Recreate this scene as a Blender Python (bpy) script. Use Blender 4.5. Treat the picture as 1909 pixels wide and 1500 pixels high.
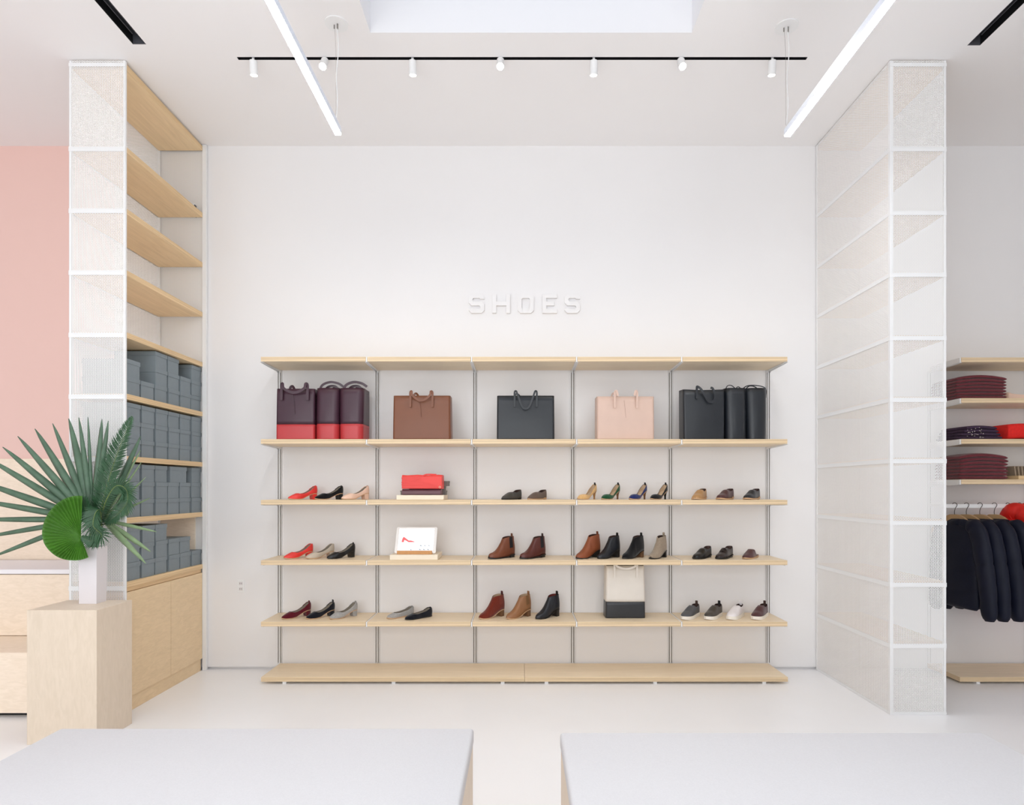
import bpy, bmesh, math, random
import numpy as np
from mathutils import Vector, Matrix
PI = math.pi
random.seed(7)
S = bpy.context.scene
col = S.collection
for o in list(bpy.data.objects):
    bpy.data.objects.remove(o)

# ------------------------------------------------------------------ camera
F = 1181.8; H = 1.483; D = 5.2; VX, VY = 969.0, 910.0
cd = bpy.data.cameras.new('camera'); cam = bpy.data.objects.new('camera', cd); col.objects.link(cam)
cam.location = (0, -D, H); cam.rotation_euler = (PI/2, 0, 0)
cd.sensor_width = 36; cd.lens = 36*F/1909; cd.shift_x = -14.5/1909; cd.shift_y = 160/1909
cd.clip_start = 0.05; cd.clip_end = 100
S.camera = cam

# ------------------------------------------------------------------ light + exposure
W = bpy.data.worlds.new('world'); S.world = W; W.use_nodes = True
W.node_tree.nodes['Background'].inputs[0].default_value = (0.88, 0.92, 1.0, 1)
W.node_tree.nodes['Background'].inputs[1].default_value = 0.46
S.view_settings.view_transform = 'Standard'; S.view_settings.look = 'None'
S.view_settings.exposure = 0.0; S.view_settings.gamma = 1.0
S.view_settings.use_curve_mapping = False
S.cycles.transparent_max_bounces = 24
S.cycles.max_bounces = 10
S.cycles.diffuse_bounces = 7

def area(name, loc, rot, sx, sy, energy, color):
    l = bpy.data.lights.new(name, 'AREA'); l.shape = 'RECTANGLE'; l.size = sx; l.size_y = sy
    l.energy = energy; l.color = color
    o = bpy.data.objects.new(name, l); col.objects.link(o); o.location = loc; o.rotation_euler = rot
    return o
SKY = (-0.922, 1.061, -4.3, -1.293)
area('skylight_daylight', ((SKY[0]+SKY[1])/2, (SKY[2]+SKY[3])/2, 4.97), (0, 0, 0), 1.9, 2.9, 6.5, (0.80, 0.87, 1.0))
area('front_fill', (-1.35, -7.9, 2.0), (PI/2, 0, 0), 6.9, 3.2, 205, (0.945, 0.980, 0.990))  # added fill lamp behind the camera, standing in for unseen window daylight
LEDS = 48.0
SPOT_W = 13.0

# ------------------------------------------------------------------ helpers
def lin(c):
    return tuple(((v/255)/12.92 if v/255 <= 0.04045 else (((v/255)+0.055)/1.055)**2.4) for v in c)

def PX(px, Y=0.0): return (px-VX)*(D+Y)/F
def PZ(py, Y=0.0): return H-(py-VY)*(D+Y)/F
def P3(px, py, Y=0.0): return Vector((PX(px, Y), Y, PZ(py, Y)))

MATS = {}
def mat(name, rgb, rough=0.6, metal=0.0, noise=0.0, scale=20.0, bump=0.0, bscale=200.0, emit=None, estr=0, spec=0.5, sheen=0.0, stretch=(1, 1, 1)):
    if name in MATS: return MATS[name]
    m = bpy.data.materials.new(name); m.use_nodes = True
    nt = m.node_tree; b = nt.nodes['Principled BSDF']
    c = lin(rgb); b.inputs['Base Color'].default_value = (*c, 1)
    b.inputs['Roughness'].default_value = rough; b.inputs['Metallic'].default_value = metal
    b.inputs['Specular IOR Level'].default_value = spec
    if sheen: b.inputs['Sheen Weight'].default_value = sheen
    if noise or bump:
        tc = nt.nodes.new('ShaderNodeTexCoord'); mp = nt.nodes.new('ShaderNodeMapping')
        mp.inputs['Scale'].default_value = stretch
        nt.links.new(tc.outputs['Object'], mp.inputs[0])
    if noise:
        n = nt.nodes.new('ShaderNodeTexNoise'); n.inputs['Scale'].default_value = scale; n.inputs['Detail'].default_value = 4
        nt.links.new(mp.outputs[0], n.inputs['Vector'])
        r = nt.nodes.new('ShaderNodeValToRGB')
        r.color_ramp.elements[0].position = 0.3; r.color_ramp.elements[1].position = 0.7
        r.color_ramp.elements[0].color = (*[v*(1-noise) for v in c], 1)
        r.color_ramp.elements[1].color = (*[min(1, v*(1+noise*0.6)) for v in c], 1)
        nt.links.new(n.outputs[0], r.inputs[0]); nt.links.new(r.outputs[0], b.inputs['Base Color'])
    if bump:
        n2 = nt.nodes.new('ShaderNodeTexNoise'); n2.inputs['Scale'].default_value = bscale
        nt.links.new(mp.outputs[0], n2.inputs['Vector'])
        bp = nt.nodes.new('ShaderNodeBump'); bp.inputs['Strength'].default_value = bump; bp.inputs['Distance'].default_value = 0.002
        nt.links.new(n2.outputs[0], bp.inputs['Height']); nt.links.new(bp.outputs[0], b.inputs['Normal'])
    if emit:
        b.inputs['Emission Color'].default_value = (*lin(emit), 1); b.inputs['Emission Strength'].default_value = estr
    MATS[name] = m
    return m

def plywood(name, rgb, grain=(1.2, 14, 14), edge=True, dark=0.06):
    """birch plywood: stretched grain and soft flecks; ply lines on the vertical edge faces"""
    m = bpy.data.materials.new(name); m.use_nodes = True; nt = m.node_tree; b = nt.nodes['Principled BSDF']
    c = lin(rgb); b.inputs['Roughness'].default_value = 0.45; b.inputs['Specular IOR Level'].default_value = 0.46
    tc = nt.nodes.new('ShaderNodeTexCoord'); mp = nt.nodes.new('ShaderNodeMapping'); mp.inputs['Scale'].default_value = grain
    nt.links.new(tc.outputs['Object'], mp.inputs[0])
    n = nt.nodes.new('ShaderNodeTexNoise'); n.inputs['Scale'].default_value = 2.2; n.inputs['Detail'].default_value = 6; n.inputs['Distortion'].default_value = 1.2
    nt.links.new(mp.outputs[0], n.inputs['Vector'])
    r = nt.nodes.new('ShaderNodeValToRGB'); r.color_ramp.elements[0].position = 0.32; r.color_ramp.elements[1].position = 0.68
    r.color_ramp.elements[0].color = (c[0]*(1-dark), c[1]*(1-dark*1.15), c[2]*(1-dark*1.6), 1)
    r.color_ramp.elements[1].color = (c[0]*1.03, c[1]*1.03, c[2]*1.03, 1)
    nt.links.new(n.outputs[0], r.inputs[0])
    out = r.outputs[0]
    if edge:
        w = nt.nodes.new('ShaderNodeMapping'); w.inputs['Scale'].default_value = (0.6, 0.6, 150)
        nt.links.new(tc.outputs['Object'], w.inputs[0])
        n2 = nt.nodes.new('ShaderNodeTexNoise'); n2.inputs['Scale'].default_value = 2.0; n2.inputs['Detail'].default_value = 2
        nt.links.new(w.outputs[0], n2.inputs['Vector'])
        r2 = nt.nodes.new('ShaderNodeValToRGB'); r2.color_ramp.elements[0].position = 0.35; r2.color_ramp.elements[1].position = 0.62
        r2.color_ramp.elements[0].color = (c[0]*0.70, c[1]*0.63, c[2]*0.53, 1); r2.color_ramp.elements[1].color = (c[0]*0.98, c[1]*0.92, c[2]*0.83, 1)
        nt.links.new(n2.outputs[0], r2.inputs[0])
        g = nt.nodes.new('ShaderNodeNewGeometry'); sx = nt.nodes.new('ShaderNodeSeparateXYZ'); nt.links.new(g.outputs['True Normal'], sx.inputs[0])
        ab = nt.nodes.new('ShaderNodeMath'); ab.operation = 'ABSOLUTE'; nt.links.new(sx.outputs[2], ab.inputs[0])
        lt = nt.nodes.new('ShaderNodeMath'); lt.operation = 'LESS_THAN'; lt.inputs[1].default_value = 0.5; nt.links.new(ab.outputs[0], lt.inputs[0])
        mx = nt.nodes.new('ShaderNodeMix'); mx.data_type = 'RGBA'
        nt.links.new(lt.outputs[0], mx.inputs[0]); nt.links.new(out, mx.inputs[6]); nt.links.new(r2.outputs[0], mx.inputs[7]); out = mx.outputs[2]
    nt.links.new(out, b.inputs['Base Color'])
    MATS[name] = m
    return m

def perforated(name, rgb, p=0.0098, r=0.0029):
    m = bpy.data.materials.new(name); m.use_nodes = True; nt = m.node_tree; b = nt.nodes['Principled BSDF']
    b.inputs['Base Color'].default_value = (*lin(rgb), 1); b.inputs['Roughness'].default_value = 0.45
    tc = nt.nodes.new('ShaderNodeTexCoord'); s = nt.nodes.new('ShaderNodeSeparateXYZ'); nt.links.new(tc.outputs['Object'], s.inputs[0])
    def M(op, a, b_=None):
        n = nt.nodes.new('ShaderNodeMath'); n.operation = op
        for i, v in enumerate((a, b_)):
            if v is None: continue
            if isinstance(v, (int, float)): n.inputs[i].default_value = v
            else: nt.links.new(v, n.inputs[i])
        return n.outputs[0]
    sx = math.sqrt(3)*p; u = M('ADD', s.outputs[0], s.outputs[1])
    dx = M('PINGPONG', M('ADD', u, 50*sx), sx/2); dz = M('PINGPONG', s.outputs[2], p/2)
    d1 = M('ADD', M('MULTIPLY', dx, dx), M('MULTIPLY', dz, dz))
    ex = M('SUBTRACT', sx/2, dx); ez = M('SUBTRACT', p/2, dz)
    d2 = M('ADD', M('MULTIPLY', ex, ex), M('MULTIPLY', ez, ez))
    mask = M('GREATER_THAN', M('MINIMUM', d1, d2), r*r)
    tr = nt.nodes.new('ShaderNodeBsdfTransparent'); mx = nt.nodes.new('ShaderNodeMixShader')
    nt.links.new(mask, mx.inputs[0]); nt.links.new(tr.outputs[0], mx.inputs[1]); nt.links.new(b.outputs[0], mx.inputs[2])
    nt.links.new(mx.outputs[0], nt.nodes['Material Output'].inputs[0])
    MATS[name] = m
    return m

class MB:
    """collects geometry for ONE mesh object"""
    def __init__(s): s.v = []; s.f = []; s.mi = []
    def add(s, vs, fs, mi=0):
        o = len(s.v); s.v += [tuple(v) for v in vs]; s.f += [tuple(i+o for i in f) for f in fs]; s.mi += [mi]*len(fs)
        return s
    def box(s, x0, x1, y0, y1, z0, z1, mi=0):
        return s.add([(x0,y0,z0),(x1,y0,z0),(x1,y1,z0),(x0,y1,z0),(x0,y0,z1),(x1,y0,z1),(x1,y1,z1),(x0,y1,z1)],
                     [(0,3,2,1),(4,5,6,7),(0,1,5,4),(1,2,6,5),(2,3,7,6),(3,0,4,7)], mi)
    def loft(s, rings, caps=(True, True), closed=True, mi=0):
        n = len(rings[0]); vs = [p for r in rings for p in r]; fs = []
        for i in range(len(rings)-1):
            for j in range(n if closed else n-1):
                k = (j+1) % n
                fs.append((i*n+j, i*n+k, (i+1)*n+k, (i+1)*n+j))
        if caps[0]: fs.append(tuple(range(n-1, -1, -1)))
        if caps[1]: fs.append(tuple((len(rings)-1)*n+j for j in range(n)))
        return s.add(vs, fs, mi)
    def cyl(s, c, r, h, n=24, axis='Z', r2=None, mi=0, caps=(True, True)):
        r2 = r if r2 is None else r2; rings = []
        for t, rr in ((0, r), (1, r2)):
            ring = []
            for k in range(n):
                a = 2*PI*k/n; x, y = rr*math.cos(a), rr*math.sin(a)
                q = {'Z': (x, y, t*h), 'X': (t*h, x, y), 'Y': (y, t*h, x)}[axis]
                ring.append((c[0]+q[0], c[1]+q[1], c[2]+q[2]))
            rings.append(ring)
        return s.loft(rings, caps, mi=mi)
    def tube(s, path, r, n=8, mi=0):
        path = [Vector(p) for p in path]; rings = []; ref = None
        for i, p in enumerate(path):
            t = (path[min(i+1, len(path)-1)]-path[max(i-1, 0)]).normalized()
            if ref is None: ref = t.orthogonal().normalized()
            ref = (ref-t*ref.dot(t)).normalized(); b = t.cross(ref)
            rr = r[i] if isinstance(r, (list, tuple)) else r
            rings.append([p+ref*rr*math.cos(2*PI*k/n)+b*rr*math.sin(2*PI*k/n) for k in range(n)])
        return s.loft(rings, mi=mi)
    def strap(s, path, w, t, nrm=(0, 1, 0), mi=0):
        """flat strap; nrm = the strap's face normal (rough)"""
        path = [Vector(p) for p in path]; rings = []; N = Vector(nrm)
        for i, p in enumerate(path):
            tg = (path[min(i+1, len(path)-1)]-path[max(i-1, 0)]).normalized()
            wv = tg.cross(N)
            wv = wv.normalized() if wv.length > 1e-4 else Vector((1, 0, 0)); nn = tg.cross(wv).normalized()
            rings.append([p+wv*w/2+nn*t/2, p-wv*w/2+nn*t/2, p-wv*w/2-nn*t/2, p+wv*w/2-nn*t/2])
        return s.loft(rings, mi=mi)
    def prism(s, poly, y0, y1, mi=0):
        """polygon in x,z extruded along y"""
        return s.loft([[(x, y0, z) for x, z in poly], [(x, y1, z) for x, z in poly]], mi=mi)
    def build(s, name, mats, parent=None, loc=None, bevel=0, smooth=False, subsurf=0, solid=None, merge=0, label=None, recalc=True):
        me = bpy.data.meshes.new(name); me.from_pydata(s.v, [], s.f)
        if not isinstance(mats, (list, tuple)): mats = [mats]
        for m in mats: me.materials.append(m)
        for p, i in zip(me.polygons, s.mi): p.material_index = i
        if merge or recalc:
            bm = bmesh.new(); bm.from_mesh(me)
            if merge: bmesh.ops.remove_doubles(bm, verts=bm.verts, dist=merge)
            if recalc: bmesh.ops.recalc_face_normals(bm, faces=bm.faces)
            bm.to_mesh(me); bm.free()
        if smooth:
            for p in me.polygons: p.use_smooth = True
        o = bpy.data.objects.new(name, me); col.objects.link(o)
        if parent: o.parent = parent
        if loc: o.location = loc
        if solid is not None:
            md = o.modifiers.new('solid', 'SOLIDIFY'); md.thickness = solid; md.offset = -1
            if len(mats) > 1 and max(s.mi) == 0: md.material_offset = 1
        if bevel:
            md = o.modifiers.new('bevel', 'BEVEL'); md.width = bevel; md.segments = 3 if bevel > 0.006 else 2; md.limit_method = 'ANGLE'
        if subsurf:
            md = o.modifiers.new('sub', 'SUBSURF'); md.levels = subsurf; md.render_levels = subsurf
        if label: o['label'] = label
        return o

def thing(name, label, cat, loc=(0, 0, 0), rz=0.0, group=None):
    o = bpy.data.objects.new(name, None); col.objects.link(o); o.empty_display_size = 0.1
    o.location = loc; o.rotation_euler = (0, 0, rz); o['label'] = label; o['category'] = cat
    if group: o['group'] = group
    return o
def tag(o, label, cat, group=None):
    o['label'] = label; o['category'] = cat
    if group: o['group'] = group
    return o
def struct(o, label=None):
    o['kind'] = 'structure'
    if label: o['label'] = label
    return o
ORD = ['first', 'second', 'third', 'fourth', 'fifth', 'sixth', 'seventh', 'eighth']

# ------------------------------------------------------------------ materials
WHITE = mat('wall_paint', (234, 232, 232), 0.7, noise=0.012, scale=1.5)
CEIL = mat('ceiling_paint', (241, 239, 239), 0.8)
FLOORM = mat('floor_epoxy', (243, 243, 245), 0.28, noise=0.02, scale=1.3, spec=0.35)
PINK = mat('pink_paint', (237, 201, 192), 0.75)
PLY = plywood('birch_ply', (235, 215, 184))
PLYSHELF = plywood('birch_ply_shelf', (238, 219, 190))
PLYDOOR = plywood('birch_ply_door', (232, 206, 168), grain=(5, 5, 24), edge=False, dark=0.07)
PLYWARM = plywood('birch_ply_warm', (240, 214, 174), grain=(14, 1.2, 14), dark=0.09)
PLYPALE = plywood('birch_ply_pale', (224, 208, 189), grain=(18, 18, 4.0), edge=False, dark=0.04)
PLYBENCH = plywood('birch_ply_bench', (248, 231, 212), grain=(6.0, 20, 22), edge=False, dark=0.06)
METALW = mat('white_powder_coat', (236, 236, 236), 0.4)
PERF = perforated('perforated_white_metal', (246, 245, 243))
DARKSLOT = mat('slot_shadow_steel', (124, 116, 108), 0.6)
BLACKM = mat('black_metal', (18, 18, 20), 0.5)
DGREY = mat('dark_grey_plate', (78, 78, 84), 0.5)
BOXG = mat('grey_card', (130, 140, 145), 0.75, noise=0.03, scale=30)
FABW = mat('white_wool_fabric', (210, 210, 214), 0.95, noise=0.03, scale=160, bump=0.25, bscale=500)
VASEM = mat('white_ceramic', (226, 221, 224), 0.35)
SLAB = mat('white_stone', (245, 243, 247), 0.7)
STEEL = mat('steel', (150, 146, 142), 0.35, metal=0.9)
LETTER = mat('letter_paint', (234, 232, 232), 0.6)
LENS = mat('lamp_lens', (255, 250, 235), 0.4, emit=(255, 246, 228), estr=14)
LED = mat('led_diffuser', (255, 255, 255), 0.5, emit=(247, 252, 255), estr=LEDS)

# ------------------------------------------------------------------ structure
RX0, RX1, RY0, CZ = -6.2, 6.6, -8.0, PZ(272)
def struct_box(name, x0, x1, y0, y1, z0, z1, m, label=None):
    b = MB().box(x0, x1, y0, y1, z0, z1); return struct(b.build(name, m), label)
struct_box('floor', RX0, RX1, RY0, 0.10, -0.1, 0, FLOORM)
GAP = 0.020
wb = MB(); wb.box(PX(214), RX1, 0.0, 0.12, GAP, CZ+0.1); wb.box(PX(214), RX1, 0.028, 0.12, 0, GAP)
struct(wb.build('wall_back', WHITE), 'white wall behind the shoe shelves')
LEDGE_Z, DADO_Z = 0.90, PZ(855)
struct_box('wall_back_pink', RX0, PX(214), 0.0, 0.12, 0.0, CZ+0.1, PINK, 'pink painted wall left of the perforated shelving')
struct_box('wall_left', RX0-0.12, RX0, RY0, 0.12, 0, CZ+0.1, WHITE)
struct_box('wall_right', RX1, RX1+0.12, RY0, 0.12, 0, CZ+0.1, WHITE)
wf = MB()
wf.box(RX0, RX1, RY0-0.12, RY0, 0, 0.35); wf.box(RX0, RX1, RY0-0.12, RY0, 3.65, CZ+0.1)
for a, b in ((RX0, -4.9), (2.2, RX1)): wf.box(a, b, RY0-0.12, RY0, 0.35, 3.65)
struct(wf.build('wall_front', WHITE))
wfr = MB()
for x in (-4.87, -2.5, -0.15, 2.17): wfr.box(x-0.03, x+0.03, RY0-0.08, RY0-0.02, 0.35, 3.65)
wfr.box(-4.9, 2.2, RY0-0.08, RY0-0.02, 0.35, 0.41); wfr.box(-4.9, 2.2, RY0-0.08, RY0-0.02, 3.59, 3.65)
struct(wfr.build('window_2', BLACKM), 'added unseen window frame around the fill light behind the camera')  # added unseen window, narrowed on the right to keep the coats dimmer

# ceiling with openings: skylight, track slot, two air slots
TRK = (-1.843, 1.875, -1.072, -1.044)
SL1 = (-2.447, -2.363, -5.6, -1.19); SL2 = (2.837, 2.918, -5.6, -1.18)
holes = [SKY, TRK, SL1, SL2]
xs = sorted({RX0, RX1, *[h[0] for h in holes], *[h[1] for h in holes]}); ys = sorted({RY0, 0.12, *[h[2] for h in holes], *[h[3] for h in holes]})
cb = MB()
for i in range(len(xs)-1):
    for j in range(len(ys)-1):
        mx, my = (xs[i]+xs[i+1])/2, (ys[j]+ys[j+1])/2
        if any(h[0] < mx < h[1] and h[2] < my < h[3] for h in holes): continue
        cb.add([(xs[i], ys[j], CZ), (xs[i+1], ys[j], CZ), (xs[i+1], ys[j+1], CZ), (xs[i], ys[j+1], CZ)], [(0, 3, 2, 1)])
T = 0.62
a, b, c, d = SKY
cb.add([(a, c, CZ), (b, c, CZ), (b, d, CZ), (a, d, CZ), (a, c, CZ+T), (b, c, CZ+T), (b, d, CZ+T), (a, d, CZ+T)], [(0, 1, 5, 4), (1, 2, 6, 5), (2, 3, 7, 6), (3, 0, 4, 7)])
struct(cb.build('ceiling', CEIL, merge=1e-5, recalc=False))
# skylight glazing on top of the shaft
sk = bpy.data.materials.new('skylight_glass'); sk.use_nodes = True
_n = sk.node_tree; _t = _n.nodes.new('ShaderNodeBsdfTransparent'); _t.inputs[0].default_value = (0.94, 0.96, 1, 1)
_g = _n.nodes.new('ShaderNodeBsdfGlossy'); _g.inputs['Roughness'].default_value = 0.05
_m = _n.nodes.new('ShaderNodeMixShader'); _m.inputs[0].default_value = 0.05
_n.links.new(_t.outputs[0], _m.inputs[1]); _n.links.new(_g.outputs[0], _m.inputs[2]); _n.links.new(_m.outputs[0], _n.nodes['Material Output'].inputs[0])
fr = MB()
for (x0, x1, y0, y1) in ((a-0.05, b+0.05, c-0.05, c), (a-0.05, b+0.05, d, d+0.05), (a-0.05, a, c, d), (b, b+0.05, c, d)):
    fr.box(x0, x1, y0, y1, CZ+T, CZ+T+0.05)
fr = struct(fr.build('window_1', METALW), 'skylight frame at the top of the ceiling shaft')
MB().box(a, b, c, d, CZ+T+0.01, CZ+T+0.02).build('pane', sk, fr)

# track
tk = thing('lighting_track', 'long black recessed lighting track running across the white ceiling', 'lighting track', (0, 0, 0))
tb = MB(); x0, x1, y0, y1 = TRK
tb.box(x0, x1, y0, y1, CZ+0.035, CZ+0.04); tb.box(x0, x1, y0, y0+0.002, CZ, CZ+0.035); tb.box(x0, x1, y1-0.002, y1, CZ, CZ+0.035)
tb.box(x0, x0+0.003, y0, y1, CZ, CZ+0.035); tb.box(x1-0.003, x1, y0, y1, CZ, CZ+0.035)
tb.build('channel', BLACKM, tk)
MB().box(x0+0.01, x1-0.01, -1.061, -1.055, CZ+0.02, CZ+0.0345).build('conductor_rail', DGREY, tk)
tk.location = (0, 0, 0)
# air slots
for (x0, x1, y0, y1), lab in ((SL1, 'black recessed air slot in the ceiling on the left, near the perforated shelving'), (SL2, 'black recessed air slot in the ceiling on the right, near the perforated screen')):
    t = thing('air_diffuser', lab, 'air vent')
    m = MB(); m.box(x0, x1, y0, y1, CZ+0.12, CZ+0.125)
    m.box(x0, x0+0.003, y0, y1, CZ, CZ+0.12); m.box(x1-0.003, x1, y0, y1, CZ, CZ+0.12); m.box(x0, x1, y0, y0+0.003, CZ, CZ+0.12)
    m.build('housing', BLACKM, t)
    m = MB()
    for q in (0.33, 0.66): m.box(x0+(x1-x0)*q-0.003, x0+(x1-x0)*q+0.003, y0+0.004, y1-0.05, CZ+0.03, CZ+0.07)
    m.build('blade', DGREY, t)
    MB().box(x0+0.003, x1-0.003, y1-0.006, y1, CZ, CZ+0.12).build('end_plate', DGREY, t)

# track spot heads: (pixel x, tilt towards the camera?)
SPOTS = [(472, 0), (606, 1), (769, 0), (933, 1), (1107, 0), (1269, 1), (1440, 0)]
for i, (px, camward) in enumerate(SPOTS):
    Y = -1.058; x = PX(px, Y)
    lab = ('white cylindrical track spot facing forward with glowing lens' if camward else 'white cylindrical track spot aimed down at the shelves') + ', ' + ORD[i] + ' from the left on the track'
    t = thing('track_spotlight', lab, 'spotlight', (x, Y, CZ+0.02), 0, 'spotlights on the ceiling track')
    MB().cyl((0, 0, -0.045), 0.008, 0.045, 12).build('stem', METALW, t, smooth=True)
    L, R = 0.088, 0.025
    tilt = -0.62 if camward else 0.16
    rot = Matrix.Rotation(tilt, 4, 'X')
    def tr(m_, piv=Vector((0, 0, -0.035))):
        m_.v = [tuple(rot @ (Vector(v)) + piv) for v in m_.v]; return m_
    body = MB(); n = 28
    prof = [(0.0, 0.004), (0.0, R-0.002), (-0.003, R), (-L, R), (-L, R-0.0025), (-L+0.006, R-0.003)]
    body.loft([[(r_*math.cos(2*PI*k/n), r_*math.sin(2*PI*k/n), z_) for k in range(n)] for z_, r_ in prof], caps=(True, False))
    tr(body).build('housing', METALW, t, smooth=False, bevel=0)
    tr(MB().cyl((0, 0, -L+0.005), R-0.003, 0.002, 24)).build('lens', LENS, t)
    sl = bpy.data.lights.new('spot_light', 'SPOT'); sl.energy = SPOT_W*(0.85 if not camward else 2.9); sl.color = (1.0, 0.92, 0.80)
    sl.spot_size = math.radians(104); sl.spot_blend = 0.9; sl.shadow_soft_size = 0.03
    so = bpy.data.objects.new('spot_light', sl); col.objects.link(so); so.parent = t
    dirv = rot @ Vector((0, 0, -1)); so.location = Vector((0, 0, -0.035))+dirv*(L+0.004)
    aim = Vector((0, 0.02, -1)) if not camward else dirv
    so.rotation_euler = aim.to_track_quat('-Z', 'Y').to_euler()

# linear pendants
for side, xc, ye, cx, cy, lab in ((0, -1.112, -1.317, -1.108, -1.37, 'long slim glowing linear pendant hanging on the left of the skylight'),
                                (1, 1.645, -1.30, 1.622, -1.345, 'long slim glowing linear pendant hanging on the right of the skylight')):
    z0, z1 = 3.645, 3.69
    t = thing('linear_pendant_light', lab, 'pendant light', (xc, ye, z0), 0, 'linear pendant lights')
    m = MB(); m.box(-0.019, 0.019, -4.3, 0, 0.008, z1-z0)
    m.build('housing', mat('pendant_aluminium', (232, 238, 250), 0.4, emit=(225, 235, 255), estr=0.0), t)
    MB().box(-0.0175, 0.0175, -4.298, -0.002, -0.001, 0.008).build('diffuser', LED, t)
    lx, ly = cx-xc, cy-ye
    MB().cyl((lx, ly, CZ-z0-0.006), 0.068, 0.006, 40).build('ceiling_canopy', METALW, t)
    zt, zb = CZ-z0-0.006, z1-z0
    pth = []
    for k in range(25):
        q = k/24; wob = 0.008*math.sin(q*9.0)*math.sin(PI*q)+0.006*math.sin(q*4)
        pth.append((lx+wob+0.004, ly-0.004, zt+(zb-zt)*q))
    MB().tube(pth, 0.0028, 8).build('power_cord', METALW, t, smooth=True)
    MB().tube([(lx-0.012, ly+0.004, zt), (lx-0.004, ly+0.003, zt-0.15), (lx-0.002, ly+0.002, zb)], 0.0007, 6).build('suspension_wire', STEEL, t)
    g = MB(); g.cyl((lx-0.014, ly+0.004, zt-0.022), 0.004, 0.022, 10); g.cyl((lx+0.008, ly-0.004, zt-0.03), 0.005, 0.03, 10)
    g.build('cable_grip', STEEL, t)

# ------------------------------------------------------------------ SHOES sign
def sign():
    t = thing('shoes_sign', 'raised white block letters spelling SHOES on the white wall', 'sign', (PX(978), 0, PZ(584)))
    ox, oz = PX(978), PZ(584); Z = lambda py: PZ(py)-oz; s = 0.0044
    def letter(nm, x0, x1, parts):
        m = MB()
        for poly in parts: m.prism([((x-978)*s, Z(y)) for x, y in poly], -0.022, -0.001)
        m.build(nm, LETTER, t, bevel=0.0012)
    tp, bt, k = 549.5, 584.5, 7.2; c = 6
    ym = (tp+bt)/2; c = 5; h_ = k/2
    def S_(x0, x1):
        return [[(x0+c, tp), (x1-c, tp), (x1, tp+c), (x1, tp+c+4), (x1-k, tp+c+4), (x1-k-2, tp+k), (x0+k+2, tp+k), (x0+k, tp+k+2), (x0+k, ym-h_-2), (x0+k+2, ym-h_), (x1-c, ym-h_), (x1, ym-h_+c),
                 (x1, bt-c), (x1-c, bt), (x0+c, bt), (x0, bt-c), (x0, bt-c-4), (x0+k, bt-c-4), (x0+k+2, bt-k), (x1-k-2, bt-k), (x1-k, bt-k-2), (x1-k, ym+h_+2), (x1-k-2, ym+h_), (x0+c, ym+h_), (x0, ym+h_-c), (x0, tp+c)]]
    letter('letter', 0, 0, S_(874, 903))
    letter('letter', 0, 0, [[(918, tp), (918+k, tp), (918+k, ym-h_), (951-k, ym-h_), (951-k, tp), (951, tp), (951, bt), (951-k, bt), (951-k, ym+h_), (918+k, ym+h_), (918+k, bt), (918, bt)]])
    x0, x1 = 965, 995; q = [(c, 0), (0, c)]
    def octo(a0, a1, b0, b1, cc): return [(a0+cc, b0), (a1-cc, b0), (a1, b0+cc), (a1, b1-cc), (a1-cc, b1), (a0+cc, b1), (a0, b1-cc), (a0, b0+cc)]
    cv = lambda P_, y: [((x-978)*s, y, Z(z)) for x, z in P_]
    oo, ii = octo(x0, x1, tp, bt, c), octo(x0+k, x1-k, tp+k, bt-k, 2.2)
    m = MB(); m.loft([cv(oo, -0.001), cv(oo, -0.022), cv(ii, -0.022), cv(ii, -0.001), cv(oo, -0.001)], caps=(False, False)); m.build('letter', LETTER, t, merge=1e-5)
    letter('letter', 0, 0, [[(1011, tp), (1038, tp), (1038, tp+k), (1011+k, tp+k), (1011+k, ym-h_), (1033, ym-h_), (1033, ym+h_), (1011+k, ym+h_), (1011+k, bt-k), (1038, bt-k), (1038, bt), (1011, bt)]])
    letter('letter', 0, 0, S_(1052, 1081))
sign()

# outlet
t = thing('wall_outlet', 'white double power outlet low on the wall left of the shelves', 'power outlet', (PX(449.5), 0, PZ(1104)))
MB().box(-0.028, 0.028, -0.006, 0, 0, 0.105).build('cover_plate', METALW, t, bevel=0.002)
for z in (0.03, 0.075):
    MB().box(-0.016, 0.016, -0.008, -0.006, z-0.014, z+0.014).build('socket', mat('socket_plastic', (222, 218, 218), 0.5), t, bevel=0.001)
    m = MB(); m.box(-0.008, -0.005, -0.0085, -0.0079, z-0.005, z+0.006); m.box(0.005, 0.008, -0.0085, -0.0079, z-0.005, z+0.006)
    m.build('socket_slots', BLACKM, t)

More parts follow.
